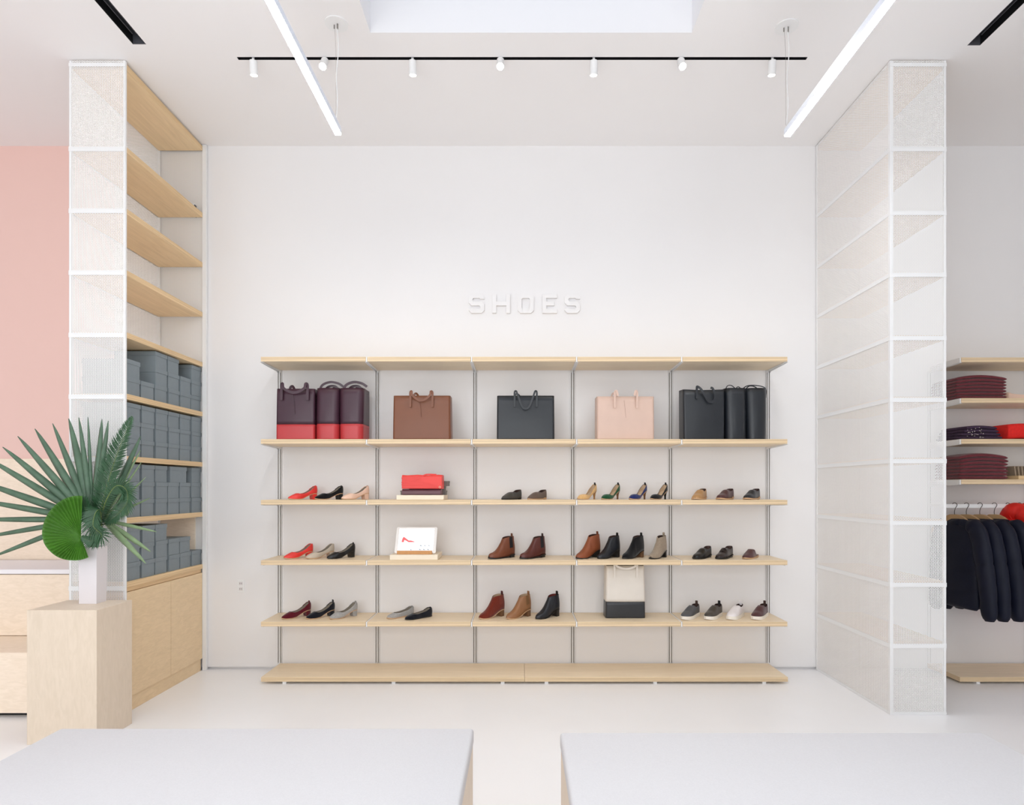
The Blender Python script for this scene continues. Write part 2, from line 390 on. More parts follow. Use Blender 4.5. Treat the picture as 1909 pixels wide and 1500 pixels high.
# ------------------------------------------------------------------ wall shelving
SHF, SHB, TH = -0.375, -0.016, 0.036
ZS = [PZ(664.8, SHF), PZ(818.2, SHF), PZ(931.6, SHF), PZ(1044.2, SHF), PZ(1158.7, SHF)]
UX = [-1.967+0.8*i for i in range(6)]
def upright(x, zt, lab, zs, grp, fin=True):
    t = thing('slotted_upright', lab, 'shelf upright', (x, 0, 0.055), 0, grp)
    hgt = zt-0.055
    m = MB(); m.box(-0.0155, 0.0155, -0.003, -0.0005, 0, hgt)
    for a_, b_ in ((-0.0155, -0.0125), (-0.0045, 0.0045), (0.0125, 0.0155)): m.box(a_, b_, -0.014, -0.0005, 0, hgt)
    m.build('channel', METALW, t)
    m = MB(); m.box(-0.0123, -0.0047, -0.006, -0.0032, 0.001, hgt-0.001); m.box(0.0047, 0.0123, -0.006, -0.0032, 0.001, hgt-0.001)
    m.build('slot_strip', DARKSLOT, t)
    for z in zs:
        zz = z-0.055; m = MB()
        for xo in (-0.0105, 0.0105):
            m.prism([(0, 0)]*0 or [(xo-0.0015, zz-TH-0.02), (xo+0.0015, zz-TH-0.02), (xo+0.0015, zz-TH), (xo-0.0015, zz-TH)], -0.04, -0.0142)
            v = [(-0.04, zz-TH-0.014), (-0.30, zz-TH-0.008), (SHF+0.004, zz-TH-0.004), (SHF+0.004, zz-TH-0.0005), (-0.04, zz-TH-0.0005)]
            m.loft([[(xo-0.0015, y, z_) for y, z_ in v], [(xo+0.0015, y, z_) for y, z_ in v]])
        m.box(-0.0115, 0.0115, SHF+0.004, -0.016, zz-TH-0.0028, zz-TH-0.0006)
        if fin: m.box(-0.0045, 0.0045, SHF+0.002, -0.016, zz-TH-0.001, zz-0.002)
        m.build('bracket', METALW, t)
    return t
UN = ['leftmost', 'second from left', 'third from left', 'fourth from left', 'fifth from left', 'rightmost']
for i, x in enumerate(UX):
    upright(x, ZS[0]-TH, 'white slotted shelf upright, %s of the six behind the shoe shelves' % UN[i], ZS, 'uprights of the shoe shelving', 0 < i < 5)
def board(x0, x1, z, lab, grp, cat='shelf'):
    xc = (x0+x1)/2
    o = MB().box(x0-xc, x1-xc, SHF, SHB, -TH, 0).build('shelf_board', PLYSHELF, None, (xc, 0, z), bevel=0.001)
    tag(o, lab, cat, grp); return o
BN = ['far left bay', 'second bay', 'middle bay', 'fourth bay', 'far right bay']
RN = ['top row', 'second row', 'third row', 'fourth row', 'fifth row']
for r, z in enumerate(ZS):
    for i in range(5):
        board(UX[i]+(0.0065 if i else -0.004), UX[i+1]-(0.0065 if i < 4 else -0.004), z, 'birch plywood shelf in the %s, %s of the shoe display' % (BN[i], RN[r]), 'plywood shelves of the shoe display')
# base platforms
BF, BTOP = -0.40, PZ(1261.8, -0.40)
def platform(x0, x1, lab, feet):
    xc = (x0+x1)/2
    t = thing('base_platform', lab, 'display platform', (xc, 0, 0), 0, 'low plywood platforms along the wall')
    MB().box(x0-xc, x1-xc, BF, -0.02, BTOP-0.035, BTOP).build('deck', PLYSHELF, t, bevel=0.001)
    for fx in feet: MB().box(fx-0.014-xc, fx+0.014-xc, BF+0.012, -0.06, 0, BTOP-0.035).build('foot', METALW, t)
xm = PX(978, BF)
platform(PX(486.5, BF), xm-0.001, 'low birch platform on the floor under the left half of the shoe shelves', [PX(p, BF) for p in (529, 733, 937)])
platform(xm+0.001, PX(1469, BF), 'low birch platform on the floor under the right half of the shoe shelves', [PX(p, BF) for p in (1019, 1222, 1426)])

# ------------------------------------------------------------------ left perforated shelving
LX0, LX1, UY = -2.951, -2.585, -1.045
LZ = [4.272, 3.728, 3.323, 2.918, 2.510, 2.106, 1.696, 1.289]
t = thing('perforated_shelving', 'tall white perforated metal shelving with birch shelves, left side of the room', 'shelving unit')
def panelx(m, x0, x1, y, z0=0.0, z1=CZ-0.004): m.add([(x0, y, z0), (x1, y, z0), (x1, y, z1), (x0, y, z1)], [(0, 1, 2, 3)])
def panely(m, x, y0, y1, z0=0.0, z1=CZ-0.004): m.add([(x, y0, z0), (x, y1, z0), (x, y1, z1), (x, y0, z1)], [(0, 1, 2, 3)])
m = MB(); panelx(m, LX0, LX1, UY); m.build('front_panel', PERF, t, recalc=False)
m = MB(); panely(m, LX0, UY, -0.004); m.build('back_panel', PERF, t, recalc=False)
m = MB(); panelx(m, LX0, LX1, -0.010, 0.9); m.build('end_panel', PERF, t, recalc=False)
def post(t, x, y, sx=0.010, sy=0.010, z0=0.0):
    MB().box(x-sx, x+sx, y-sy, y+sy, z0, CZ-0.006).build('corner_post', METALW, t, bevel=0.001)
post(t, LX0+0.006, UY+0.006, 0.008, 0.008); post(t, LX1-0.005, UY+0.006, 0.006, 0.008); post(t, LX1-0.008+0.02, -0.018, 0.016, 0.014); post(t, LX0+0.006, -0.02, 0.008, 0.008)
for z in LZ[1:]+[0.85]:
    m = MB(); m.box(LX0-0.0035, LX1+0.0005, UY-0.0045, UY-0.001, z-0.038, z-0.008); m.box(LX0-0.0034, LX0-0.001, UY-0.0005, -0.02, z-0.038, z-0.008)
    if z > 1: m.box(LX0, LX1-0.01, -0.014, -0.0105, z-0.038, z-0.008)
    m.build('crossbar', METALW, t)
m = MB(); m.box(LX0-0.0035, LX1+0.0005, UY-0.0045, UY-0.001, CZ-0.045, CZ-0.022); m.build('crossbar', METALW, t)
for z in LZ:
    MB().box(LX0+0.006, LX1-0.002, UY+0.016, -0.03, z-TH, z).build('shelf', PLYWARM, t, bevel=0.001)
# junction box seen through the end panel
t2 = thing('junction_box', 'small white junction box on the end panel above the second shelf', 'junction box', (PX(357, -0.03), -0.03, PZ(398, -0.03)))
MB().box(-0.035, 0.03, -0.02, 0.012, 0, 0.075).build('cover', METALW, t2, bevel=0.002)
MB().box(0.031, 0.037, -0.02, 0.008, -0.03, 0.065).build('side_tab', DGREY, t2)
# cabinet
c = thing('base_cabinet', 'birch plywood two-door cabinet under the grey shoe boxes', 'cabinet', (0, 0, 0))
m = MB(); m.box(LX0+0.006, LX1-0.024, UY+0.016, -0.03, 0.10, 0.826); m.build('carcass', PLYWARM, c)
m = MB(); m.box(LX0+0.006, LX1-0.001, UY+0.016, -0.03, 0.829, 0.865); m.box(LX0+0.006, LX1-0.012, UY+0.016, -0.03, 0.8, 0.829); m.build('worktop', PLYWARM, c, bevel=0.001)
for y0, y1 in ((UY+0.022, -0.497), (-0.493, -0.034)):
    MB().box(LX1-0.022, LX1-0.003, y0, y1, 0.098, 0.797).build('door', PLYDOOR, c, bevel=0.0008)
MB().box(LX0+0.02, LX1-0.012, UY+0.016, -0.04, 0.0, 0.094).build('toe_kick', PLYDOOR, c)

# shoe boxes
LIDM = BOXG
def shoebox_proto(w, dp, h):
    t = thing('shoe_box', '', 'shoe box')
    m = MB(); m.box(-dp/2+0.003, dp/2-0.003, -w/2+0.004, w/2-0.004, 0, h-0.004); m.build('box_body', BOXG, t, bevel=0.001)
    m = MB(); m.box(-dp/2, dp/2, -w/2, w/2, h-0.030, h-0.0005); m.build('lid', LIDM, t, bevel=0.001)
    return t
def dup(root, loc, rz, label, group=None):
    r = root.copy(); col.objects.link(r); r.location = loc; r.rotation_euler = (0, 0, rz); r['label'] = label
    if group: r['group'] = group
    for ch in list(root.children):
        cc = ch.copy(); col.objects.link(cc); cc.parent = r
        for g_ in ch.children:
            dd = g_.copy(); col.objects.link(dd); dd.parent = cc
    return r
BW, BD, BH = 0.152, 0.30, 0.1195
proto = None
CY = [-0.925+0.166*i for i in range(6)]
rows = [(LZ[5], [2, 1, 3, 3, 2, 3], 'uppermost'), (LZ[6], [3]*6, 'second'), (LZ[7], [3, 3, 3, 2, 2, 3], 'third'), (0.8655, [3, 3, 3, 2, 2, 1], 'lowest')]
CN = ['nearest stack', 'second stack back', 'third stack back', 'fourth stack back', 'fifth stack back', 'stack by the wall']
def lvl(k, n):
    if n == 1: return 'single box of the'
    return ['bottom box of the', 'middle box of the' if n == 3 else 'top box of the', 'top box of the'][k]
for z, cnt, rn in rows:
    for ci, n in enumerate(cnt):
        for k in range(n):
            lab = 'grey shoe box, %s %s, %s box shelf' % (lvl(k, n), CN[ci], rn)
            loc = (LX1-0.014-BD/2+random.uniform(-0.006, 0.0), CY[ci]+random.uniform(-0.003, 0.003), z+k*BH)
            rz = random.uniform(-0.012, 0.012)
            if proto is None:
                proto = shoebox_proto(BW, BD, BH); proto.location = loc; proto.rotation_euler = (0, 0, rz); proto['label'] = lab; proto['group'] = 'grey shoe boxes on the left shelving'
            else: dup(proto, loc, rz, lab)
wide = shoebox_proto(0.235, BD, BH); wide.location = (LX1-0.016-BD/2, (CY[3]+CY[4])/2-0.02, LZ[7]+2*BH)
wide['label'] = 'wide grey boot box lying across two stacks on the third box shelf'; wide['group'] = 'grey shoe boxes on the left shelving'

# ------------------------------------------------------------------ right perforated screen
QX0, QX1 = 2.428, 2.792
t = thing('perforated_shelving', 'tall white perforated metal shelving unit standing on the right, its closed side facing the shoes', 'shelving unit')
m = MB(); panelx(m, QX0, QX1, UY); m.build('front_panel', PERF, t, recalc=False)
m = MB(); panely(m, QX0, UY, -0.004); m.build('side_panel', perforated('perforated_white_metal_side', (246, 244, 242), r=0.0022), t, recalc=False)
m = MB(); panelx(m, QX0, QX1, -0.010); m.build('end_panel', PERF, t, recalc=False)
post(t, QX0+0.008, UY+0.008, 0.010, 0.010); post(t, QX1-0.006, UY+0.006, 0.008, 0.008); post(t, QX0+0.008, -0.018, 0.010, 0.010); post(t, QX1-0.006, -0.02, 0.008, 0.008)
RZ = [4.272, 3.728, 3.310, 2.905, 2.490, 2.086, 1.685, 1.280, 0.875, 0.475]
for z in RZ[1:]:
    m = MB(); m.box(QX0-0.0035, QX1+0.0035, UY-0.0045, UY-0.001, z-0.038, z-0.010); m.box(QX0-0.0034, QX0-0.001, UY-0.0005, -0.02, z-0.038, z-0.010); m.build('crossbar', METALW, t)
m = MB(); m.box(QX0-0.0035, QX1+0.0035, UY-0.0045, UY-0.001, CZ-0.045, CZ-0.022); m.build('crossbar', METALW, t)
m = MB(); m.box(QX0-0.0035, QX1+0.0035, UY-0.0045, UY-0.001, 0.001, 0.02); m.box(QX0-0.0034, QX0-0.001, UY-0.0005, -0.02, 0.001, 0.02); m.build('crossbar', METALW, t)
for z in RZ:
    MB().box(QX0+0.006, QX1-0.006, UY+0.02, -0.03, z-TH, z).build('shelf', PLYWARM, t, bevel=0.001)

# ------------------------------------------------------------------ left built-in bench, dado panel
BX1 = LX0-0.006
b = thing('built_in_bench', 'pale birch plywood bench with white stone ledge along the pink wall', 'bench', (0, 0, 0))
MB().box(RX0+0.01, BX1, -1.10, -0.60, 0.03, 0.42).build('seat_box', PLYBENCH, b, bevel=0.001)
MB().box(RX0+0.01, BX1, -0.632, -0.05, 0.424, 0.862).build('backrest_box', PLYBENCH, b, bevel=0.001)
MB().box(RX0+0.01, BX1, -1.05, -0.10, 0, 0.03).build('gap_shade_block', BLACKM, b)  # black block standing for the shade in the gap under the seat
MB().box(RX0+0.01, BX1, -0.645, -0.03, 0.868, LEDGE_Z).build('ledge', SLAB, b, bevel=0.002)
MB().box(RX0+0.01, BX1, -0.62, -0.06, 0.862, 0.868).build('shadow_gap', BLACKM, b)
o = MB().box(RX0+0.01, BX1+0.3, -0.016, -0.0005, LEDGE_Z, DADO_Z).build('trim_1', PLYBENCH, None); struct(o, 'birch plywood wall panel below the pink paint')

# ------------------------------------------------------------------ plinth, vase, foliage
PL = (-2.850, -2.446, -1.535, -1.20, 0.779)
pm = MB().box(PL[0]+2.648, PL[1]+2.648, -0.1675, 0.1675, 0, PL[4]).build('display_plinth', PLYPALE, None, (-2.648, -1.3675, 0), bevel=0.002)
tag(pm, 'tall pale birch plinth carrying the white vase of palm leaves', 'plinth')
vx, vy = -2.636, -1.285
vt = thing('faceted_vase', 'tall white faceted ceramic vase on the birch plinth', 'vase', (vx, vy, PL[4]))
def vring(s_, z): return [(x*s_, y*s_, z) for x, y in ((-0.052, -0.05), (0.055, -0.05), (0.052, 0.05), (0.0, 0.075), (-0.06, 0.05), (-0.068, 0.0))]
vm = MB(); vm.loft([vring(1, 0), vring(1.03, 0.17), vring(1.05, 0.345)], caps=(True, False)); vm.build('vase_body', VASEM, vt, solid=0.006, bevel=0.001)

GR1 = mat('palm_green', (84, 112, 90), 0.5, noise=0.25, scale=14, stretch=(1, 1, 1)); GR2 = mat('fan_green', (70, 122, 34), 0.45, noise=0.25, scale=10)
GR3 = mat('sago_green', (44, 84, 52), 0.45, noise=0.25, scale=20); GR4 = mat('rachis_green', (112, 130, 70), 0.5); GR5 = mat('palm_pale_green', (128, 152, 112), 0.5, noise=0.2, scale=14)
def blade(parent, b0, t0, wmax, m_, fold=0.35, sag=0.0):
    b0, t0 = Vector(b0), Vector(t0); d_ = t0-b0; L = d_.length; n = 12
    side = d_.cross(Vector((0, 1, 0))).normalized(); nrm = side.cross(d_).normalized()
    m = MB(); rows_ = []
    for i in range(n+1):
        s_ = i/n; w = wmax*(0.22+0.78*math.sin(PI*min(1, s_/1.12)**0.8)) * (1 if s_ < 0.9 else (1-(s_-0.9)/0.1*0.75))
        w *= 1-0.35*s_
        p = b0+d_*s_+Vector((0, 0, -sag*s_*s_))
        rows_.append([p-side*w/2+nrm*w*fold*0.5, p-nrm*w*fold*0.5, p+side*w/2+nrm*w*fold*0.5])
    m.loft(rows_, caps=(False, False), closed=False)
    return m.build('leaf_blade', m_, parent, solid=0.0008, smooth=True, recalc=False)
BY = -1.29
fan = thing('fan_palm_leaf', 'large dark green fan palm leaf with long pointed blades spreading from the vase', 'palm leaf', (0, 0, 0))
hub = (166, 972)
tips = [(-20, 1040, 9), (-42, 1003, 9), (-55, 968, 10), (-52, 930, 11), (-50, 893, 13), (-28, 851, 13), (5, 833, 14), (33, 813, 14), (65, 799, 15), (98, 789, 13), (128, 780, 16), (147, 778, 11), (164, 777, 7), (190, 781, 13), (202, 784, 12)]
for i, (px, py, w) in enumerate(tips):
    ty = BY+random.uniform(-0.08, 0.06)
    ang = i/len(tips)
    blade(fan, P3(hub[0]+6*math.cos(ang*PI)*-1, hub[1]-4, BY+0.02), P3(px, py, ty), w*0.0033*1.25, GR1)
rt = [(262, 813, 14, GR1), (262, 839, 7, GR5), (264, 861, 5, GR5), (272, 889, 5, GR5), (280, 928, 5, GR5), (292, 991, 7, GR5), (281, 1028, 11, GR5), (272, 1050, 12, GR5)]
for px, py, w, mm in rt:
    blade(fan, P3(190, 968, BY+0.03), P3(px, py, BY-0.02+random.uniform(-0.06, 0.05)), w*0.0033*1.15, mm)
MB().tube([(vx, vy, PL[4]+0.02), tuple(P3(170, 1010, BY+0.01)), tuple(P3(168, 975, BY+0.02))], 0.006, 8).build('leaf_stem', GR4, fan, smooth=True)
# round pleated leaf
rl = thing('round_palm_leaf', 'bright green round pleated palm leaf hanging at the front left of the vase', 'palm leaf', (0, 0, 0))
hx, hy = 151, 1000; m = MB(); RY = -1.40
outl = [(88, 76), (100, 77), (115, 77), (130, 76), (145, 75), (160, 74), (175, 73), (190, 70), (205, 64), (220, 58), (235, 52), (250, 47), (265, 44), (278, 42), (290, 41)]
npl = 64; vs = [tuple(P3(hx, hy, RY+0.03))]; rings = []
A = np.array([a_ for a_, _ in outl]); Rr = np.array([r_ for _, r_ in outl])
for rr in (0.12, 0.4, 0.7, 0.93, 1.0):
    ring = []
    for k in range(npl+1):
        an = A[0]+(A[-1]-A[0])*k/npl; R_ = float(np.interp(an, A, Rr))*rr
        pl = (0.0055 if k % 2 else -0.0055)*rr*(0.4 if rr == 1.0 else 1)
        x_, y_ = hx+R_*math.cos(math.radians(an)), hy-R_*math.sin(math.radians(an))
        dy = 0.05*(1-rr)+0.03*math.sin(math.radians(an)*2)*rr
        ring.append(tuple(P3(x_, y_, RY+dy-0.02+pl)))
    rings.append(ring)
m.loft(rings, caps=(False, False), closed=False)
vs_i = len(m.v); m.add([vs[0]], []); m.f += [(vs_i, k, k+1) for k in range(npl)]; m.mi += [0]*npl
m.build('leaf_pleats', GR2, rl, solid=0.0008, recalc=False)
MB().tube([tuple(P3(hx, hy, RY+0.02)), tuple(P3(160, 1006, -1.34)), tuple(P3(170, 1030, vy))], 0.004, 8).build('leaf_stem', GR4, rl, smooth=True)

def catmull(pts, n):
    pts = [Vector(p) for p in pts]; P = [pts[0]*2-pts[1]]+pts+[pts[-1]*2-pts[-2]]; out = []
    segs = len(pts)-1
    for i in range(n+1):
        u = i/n*segs; k = min(int(u), segs-1); t_ = u-k; p0, p1, p2, p3 = P[k:k+4]
        out.append(0.5*((2*p1)+(-p0+p2)*t_+(2*p0-5*p1+4*p2-p3)*t_*t_+(-p0+3*p1-3*p2+p3)*t_**3))
    return out
def frond(label, pts, ll, n=46, m_=None, left=1.0, right=1.0, ang=0.75, ydip=0.25):
    t = thing('sago_palm_frond', label, 'palm frond', (0, 0, 0), 0, 'feathery palm fronds in the vase')
    path = catmull([P3(*p) for p in pts], n); m = MB()
    for i in range(2, n):
        s_ = i/n; tg = (path[min(i+1, n)]-path[i-1]).normalized()
        sd = tg.cross(Vector((0, 1, 0)))
        if sd.length < 1e-3: continue
        sd.normalize(); Ls = ll*(math.sin(PI*min(1, s_*0.9+0.1))**0.6)*0.0033
        for sg, f_ in ((1, right), (-1, left)):
            if f_ <= 0: continue
            a_ = ang*(1-0.35*s_)+random.uniform(-0.06, 0.06)
            dv = (sd*sg*math.sin(a_+0.35)+tg*math.cos(a_+0.35)+Vector((0, -ydip+random.uniform(-.12, .12), 0))).normalized()
            Lq = Ls*f_*random.uniform(0.9, 1.05); wv = dv.cross(Vector((0, 1, 0))).normalized()*0.0042
            p0 = path[i]; pm_ = p0+dv*Lq*0.55+Vector((0, -0.002, 0)); pt = p0+dv*Lq+tg*Lq*0.08+Vector((0, 0.004, -0.004))
            o = len(m.v); m.v += [tuple(p0-wv*0.6), tuple(p0+wv*0.6), tuple(pm_+wv), tuple(pm_-wv), tuple(pt)]
            m.f += [(o, o+1, o+2, o+3), (o+3, o+2, o+4)]; m.mi += [0, 0]
    m.build('leaflets', m_ or GR3, t, recalc=False, solid=0.0006)
    MB().tube(path, [0.0035-0.0028*i/n for i in range(n+1)], 6).build('rachis', GR4, t, smooth=True)
    return t
frond('tall upright feathery palm frond rising above the vase to the right', [(180, 985, -1.27), (197, 915, -1.30), (217, 850, -1.33), (247, 775, -1.36)], 30, 84)
frond('feathery palm frond bent into a loop right of the vase centre', [(183, 985, -1.27), (197, 935, -1.36), (216, 906, -1.40), (235, 912, -1.40), (237, 936, -1.39), (218, 960, -1.36), (196, 975, -1.33)], 26, 62, GR3)
frond('feathery palm frond arching over and drooping right beside the shoe boxes', [(182, 980, -1.26), (205, 920, -1.24), (232, 905, -1.23), (240, 930, -1.22), (238, 960, -1.22)], 34, 54, GR5, left=1.0, right=0.3)
frond('dark feathery palm frond curled low in front of the vase', [(190, 985, -1.30), (187, 952, -1.38), (178, 956, -1.42), (174, 980, -1.43), (190, 998, -1.42), (172, 1008, -1.42), (152, 1000, -1.41)], 26, 56, GR3)
frond('short dark feathery palm frond leaning left behind the round leaf', [(185, 1005, -1.28), (176, 975, -1.33), (160, 950, -1.35), (152, 925, -1.35)], 27, 44, GR3)
frond('short feathery palm frond hanging over the rim of the vase', [(176, 985, -1.28), (180, 1000, -1.37), (176, 1016, -1.40)], 20, 26, GR3, ang=0.5)

# ------------------------------------------------------------------ foreground ottomans
def ottoman(x0, x1, yf, lab):
    zt = 0.46; dp = 0.95; xc = (x0+x1)/2
    t = thing('upholstered_bench', lab, 'bench', (xc, yf-dp/2, 0), 0, 'white upholstered benches in the foreground')
    w = (x1-x0)/2
    MB().box(-w, w, -dp/2, dp/2, zt-0.065, zt).build('cushion', FABW, t, bevel=0.014, smooth=True)
    MB().box(-w+0.004, w-0.004, -dp/2+0.004, dp/2-0.004, 0.04, zt-0.066).build('wood_base', PLYPALE, t, bevel=0.001)
    MB().box(-w+0.05, w-0.05, -dp/2+0.05, dp/2-0.05, 0, 0.04).build('recessed_plinth', BLACKM, t)
ottoman(-1.962, -0.196, -2.49, 'white fabric topped bench in the left foreground')
ottoman(0.169, 1.945, -2.535, 'white fabric topped bench in the right foreground')

# ================================================================== merchandise
def hermite(xs, ys):
    xs = np.array(xs, float); ys = np.array(ys, float); d = np.diff(ys)/np.diff(xs); m_ = np.zeros_like(ys)
    m_[0], m_[-1] = d[0], d[-1]
    for i in range(1, len(xs)-1): m_[i] = 0 if d[i-1]*d[i] <= 0 else 2*d[i-1]*d[i]/(d[i-1]+d[i])
    def f(x):
        x = min(max(x, xs[0]), xs[-1]); i = min(int(np.searchsorted(xs, x, 'right'))-1, len(xs)-2)
        h = xs[i+1]-xs[i]; t_ = (x-xs[i])/h
        return float((2*t_**3-3*t_**2+1)*ys[i]+(t_**3-2*t_**2+t_)*h*m_[i]+(-2*t_**3+3*t_**2)*ys[i+1]+(t_**3-t_**2)*h*m_[i+1])
    return f
LIN_TAN = mat('shoe_lining_tan', (196, 170, 140), 0.7); LIN_DARK = mat('shoe_lining_dark', (66, 44, 38), 0.7); LIN_GREY = mat('shoe_lining_grey', (150, 140, 126), 0.7)
def leather(n, rgb, rough=0.35): return mat(n, rgb, rough, noise=0.04, scale=9, bump=0.12, bscale=400)
def suede(n, rgb): return mat(n, rgb, 0.95, noise=0.14, scale=90, bump=0.3, bscale=700, sheen=0.3, spec=0.15)
# profiles by position s along the shoe (0 heel .. 1 toe): z0 underside, zt top, w half width, op half width of the opening / w
KIND = {
 'block_pump': dict(L=0.235, z0=[(0, .047), (.12, .047), (.25, .040), (.42, .022), (.58, .007), (.75, .004), (.9, .005), (1, .011)],
    zt=[(0, .104), (.06, .103), (.16, .088), (.3, .066), (.45, .050), (.6, .045), (.70, .050), (.80, .042), (.92, .029), (1, .018)],
    w=[(0, .012), (.03, .020), (.1, .027), (.2, .029), (.4, .028), (.6, .035), (.72, .037), (.85, .030), (.94, .019), (1, .004)],
    op=[(0, .75), (.1, .82), (.3, .84), (.5, .84), (.64, .72), (.70, .3), (.725, 0), (1, 0)], lean=0.010, sole=.0035),
 'flat': dict(L=0.24, z0=[(0, .008), (.5, .006), (.8, .005), (1, .010)],
    zt=[(0, .068), (.08, .066), (.2, .054), (.4, .044), (.6, .038), (.72, .040), (.82, .034), (.93, .026), (1, .016)],
    w=[(0, .012), (.03, .020), (.1, .028), (.25, .030), (.45, .030), (.65, .036), (.78, .036), (.88, .029), (.95, .020), (1, .004)],
    op=[(0, .75), (.1, .82), (.5, .84), (.66, .7), (.72, .25), (.745, 0), (1, 0)], lean=0.008, sole=.005),
 'pointed_flat': dict(L=0.25, z0=[(0, .014), (.2, .013), (.3, .007), (.8, .005), (1, .009)],
    zt=[(0, .078), (.1, .074), (.22, .062), (.36, .055), (.45, .060), (.56, .058), (.68, .048), (.82, .034), (.93, .024), (1, .014)],
    w=[(0, .012), (.03, .022), (.12, .030), (.3, .031), (.5, .035), (.65, .037), (.8, .030), (.92, .016), (1, .003)],
    op=[(0, .75), (.12, .82), (.3, .8), (.40, .5), (.46, .15), (.49, 0), (1, 0)], lean=0.008, sole=.006),
 'kitten': dict(L=0.225, z0=[(0, .066), (.1, .066), (.22, .056), (.4, .030), (.56, .008), (.72, .004), (.9, .005), (1, .010)],
    zt=[(0, .124), (.05, .120), (.14, .102), (.26, .078), (.38, .050), (.5, .034), (.6, .034), (.68, .043), (.78, .041), (.92, .028), (1, .014)],
    w=[(0, .008), (.03, .016), (.1, .024), (.2, .027), (.4, .026), (.6, .034), (.72, .036), (.85, .029), (.94, .017), (1, .003)],
    op=[(0, .6), (.1, .80), (.3, .86), (.5, .86), (.62, .7), (.67, .3), (.69, 0), (1, 0)], lean=0.014, sole=.003),
 'loafer': dict(L=0.265, z0=[(0, .020), (.22, .020), (.28, .011), (.8, .009), (1, .014)],
    zt=[(0, .086), (.08, .083), (.2, .070), (.33, .064), (.42, .078), (.50, .077), (.62, .062), (.72, .048), (.85, .041), (.95, .033), (1, .020)],
    w=[(0, .012), (.03, .022), (.12, .031), (.3, .033), (.5, .038), (.68, .042), (.84, .037), (.93, .027), (1, .006)],
    op=[(0, .75), (.12, .82), (.3, .78), (.38, .5), (.42, .2), (.435, 0), (1, 0)], lean=0.006, sole=.008),
 'mule': dict(L=0.25, z0=[(0, .014), (.22, .013), (.3, .008), (.8, .007), (1, .012)],
    zt=[(0, .020), (.12, .020), (.26, .024), (.36, .045), (.44, .066), (.50, .070), (.6, .060), (.72, .046), (.85, .036), (.95, .028), (1, .018)],
    w=[(0, .012), (.03, .022), (.12, .030), (.3, .031), (.5, .036), (.68, .040), (.84, .033), (.93, .023), (1, .005)],
    op=[(0, .8), (.12, .9), (.3, .88), (.42, .75), (.47, .4), (.50, 0), (1, 0)], lean=0.0, sole=.007),
 'sneaker': dict(L=0.27, z0=[(0, .028), (.3, .026), (.7, .024), (1, .028)],
    zt=[(0, .090), (.08, .088), (.18, .078), (.30, .076), (.40, .092), (.48, .090), (.6, .077), (.72, .062), (.85, .054), (.95, .044), (1, .032)],
    w=[(0, .014), (.03, .024), (.12, .033), (.3, .035), (.5, .040), (.68, .043), (.84, .039), (.93, .029), (1, .008)],
    op=[(0, .72), (.12, .80), (.28, .74), (.36, .5), (.41, .2), (.43, 0), (1, 0)], lean=0.004, sole=.020),
 'chelsea': dict(L=0.26, z0=[(0, .024), (.24, .023), (.32, .012), (.8, .007), (1, .013)],
    zt=[(0, .166), (.1, .166), (.25, .163), (.38, .158), (.43, .152), (.48, .128), (.55, .102), (.62, .080), (.70, .062), (.8, .050), (.92, .042), (1, .026)],
    w=[(0, .016), (.03, .026), (.1, .034), (.25, .038), (.4, .037), (.55, .037), (.7, .040), (.84, .037), (.93, .027), (1, .006)],
    op=[(0, .72), (.1, .80), (.25, .80), (.36, .6), (.41, .25), (.43, 0), (1, 0)], lean=-0.008, sole=.007),
 'heel_boot': dict(L=0.245, z0=[(0, .054), (.14, .054), (.27, .046), (.42, .026), (.58, .009), (.75, .005), (.9, .006), (1, .012)],
    zt=[(0, .172), (.1, .172), (.25, .168), (.38, .163), (.43, .156), (.48, .134), (.54, .110), (.61, .086), (.69, .066), (.79, .050), (.91, .038), (1, .022)],
    w=[(0, .014), (.03, .024), (.1, .032), (.25, .036), (.4, .034), (.55, .034), (.7, .037), (.82, .034), (.92, .024), (1, .005)],
    op=[(0, .72), (.1, .80), (.25, .80), (.36, .6), (.41, .25), (.43, 0), (1, 0)], lean=-0.010, sole=.005),
}
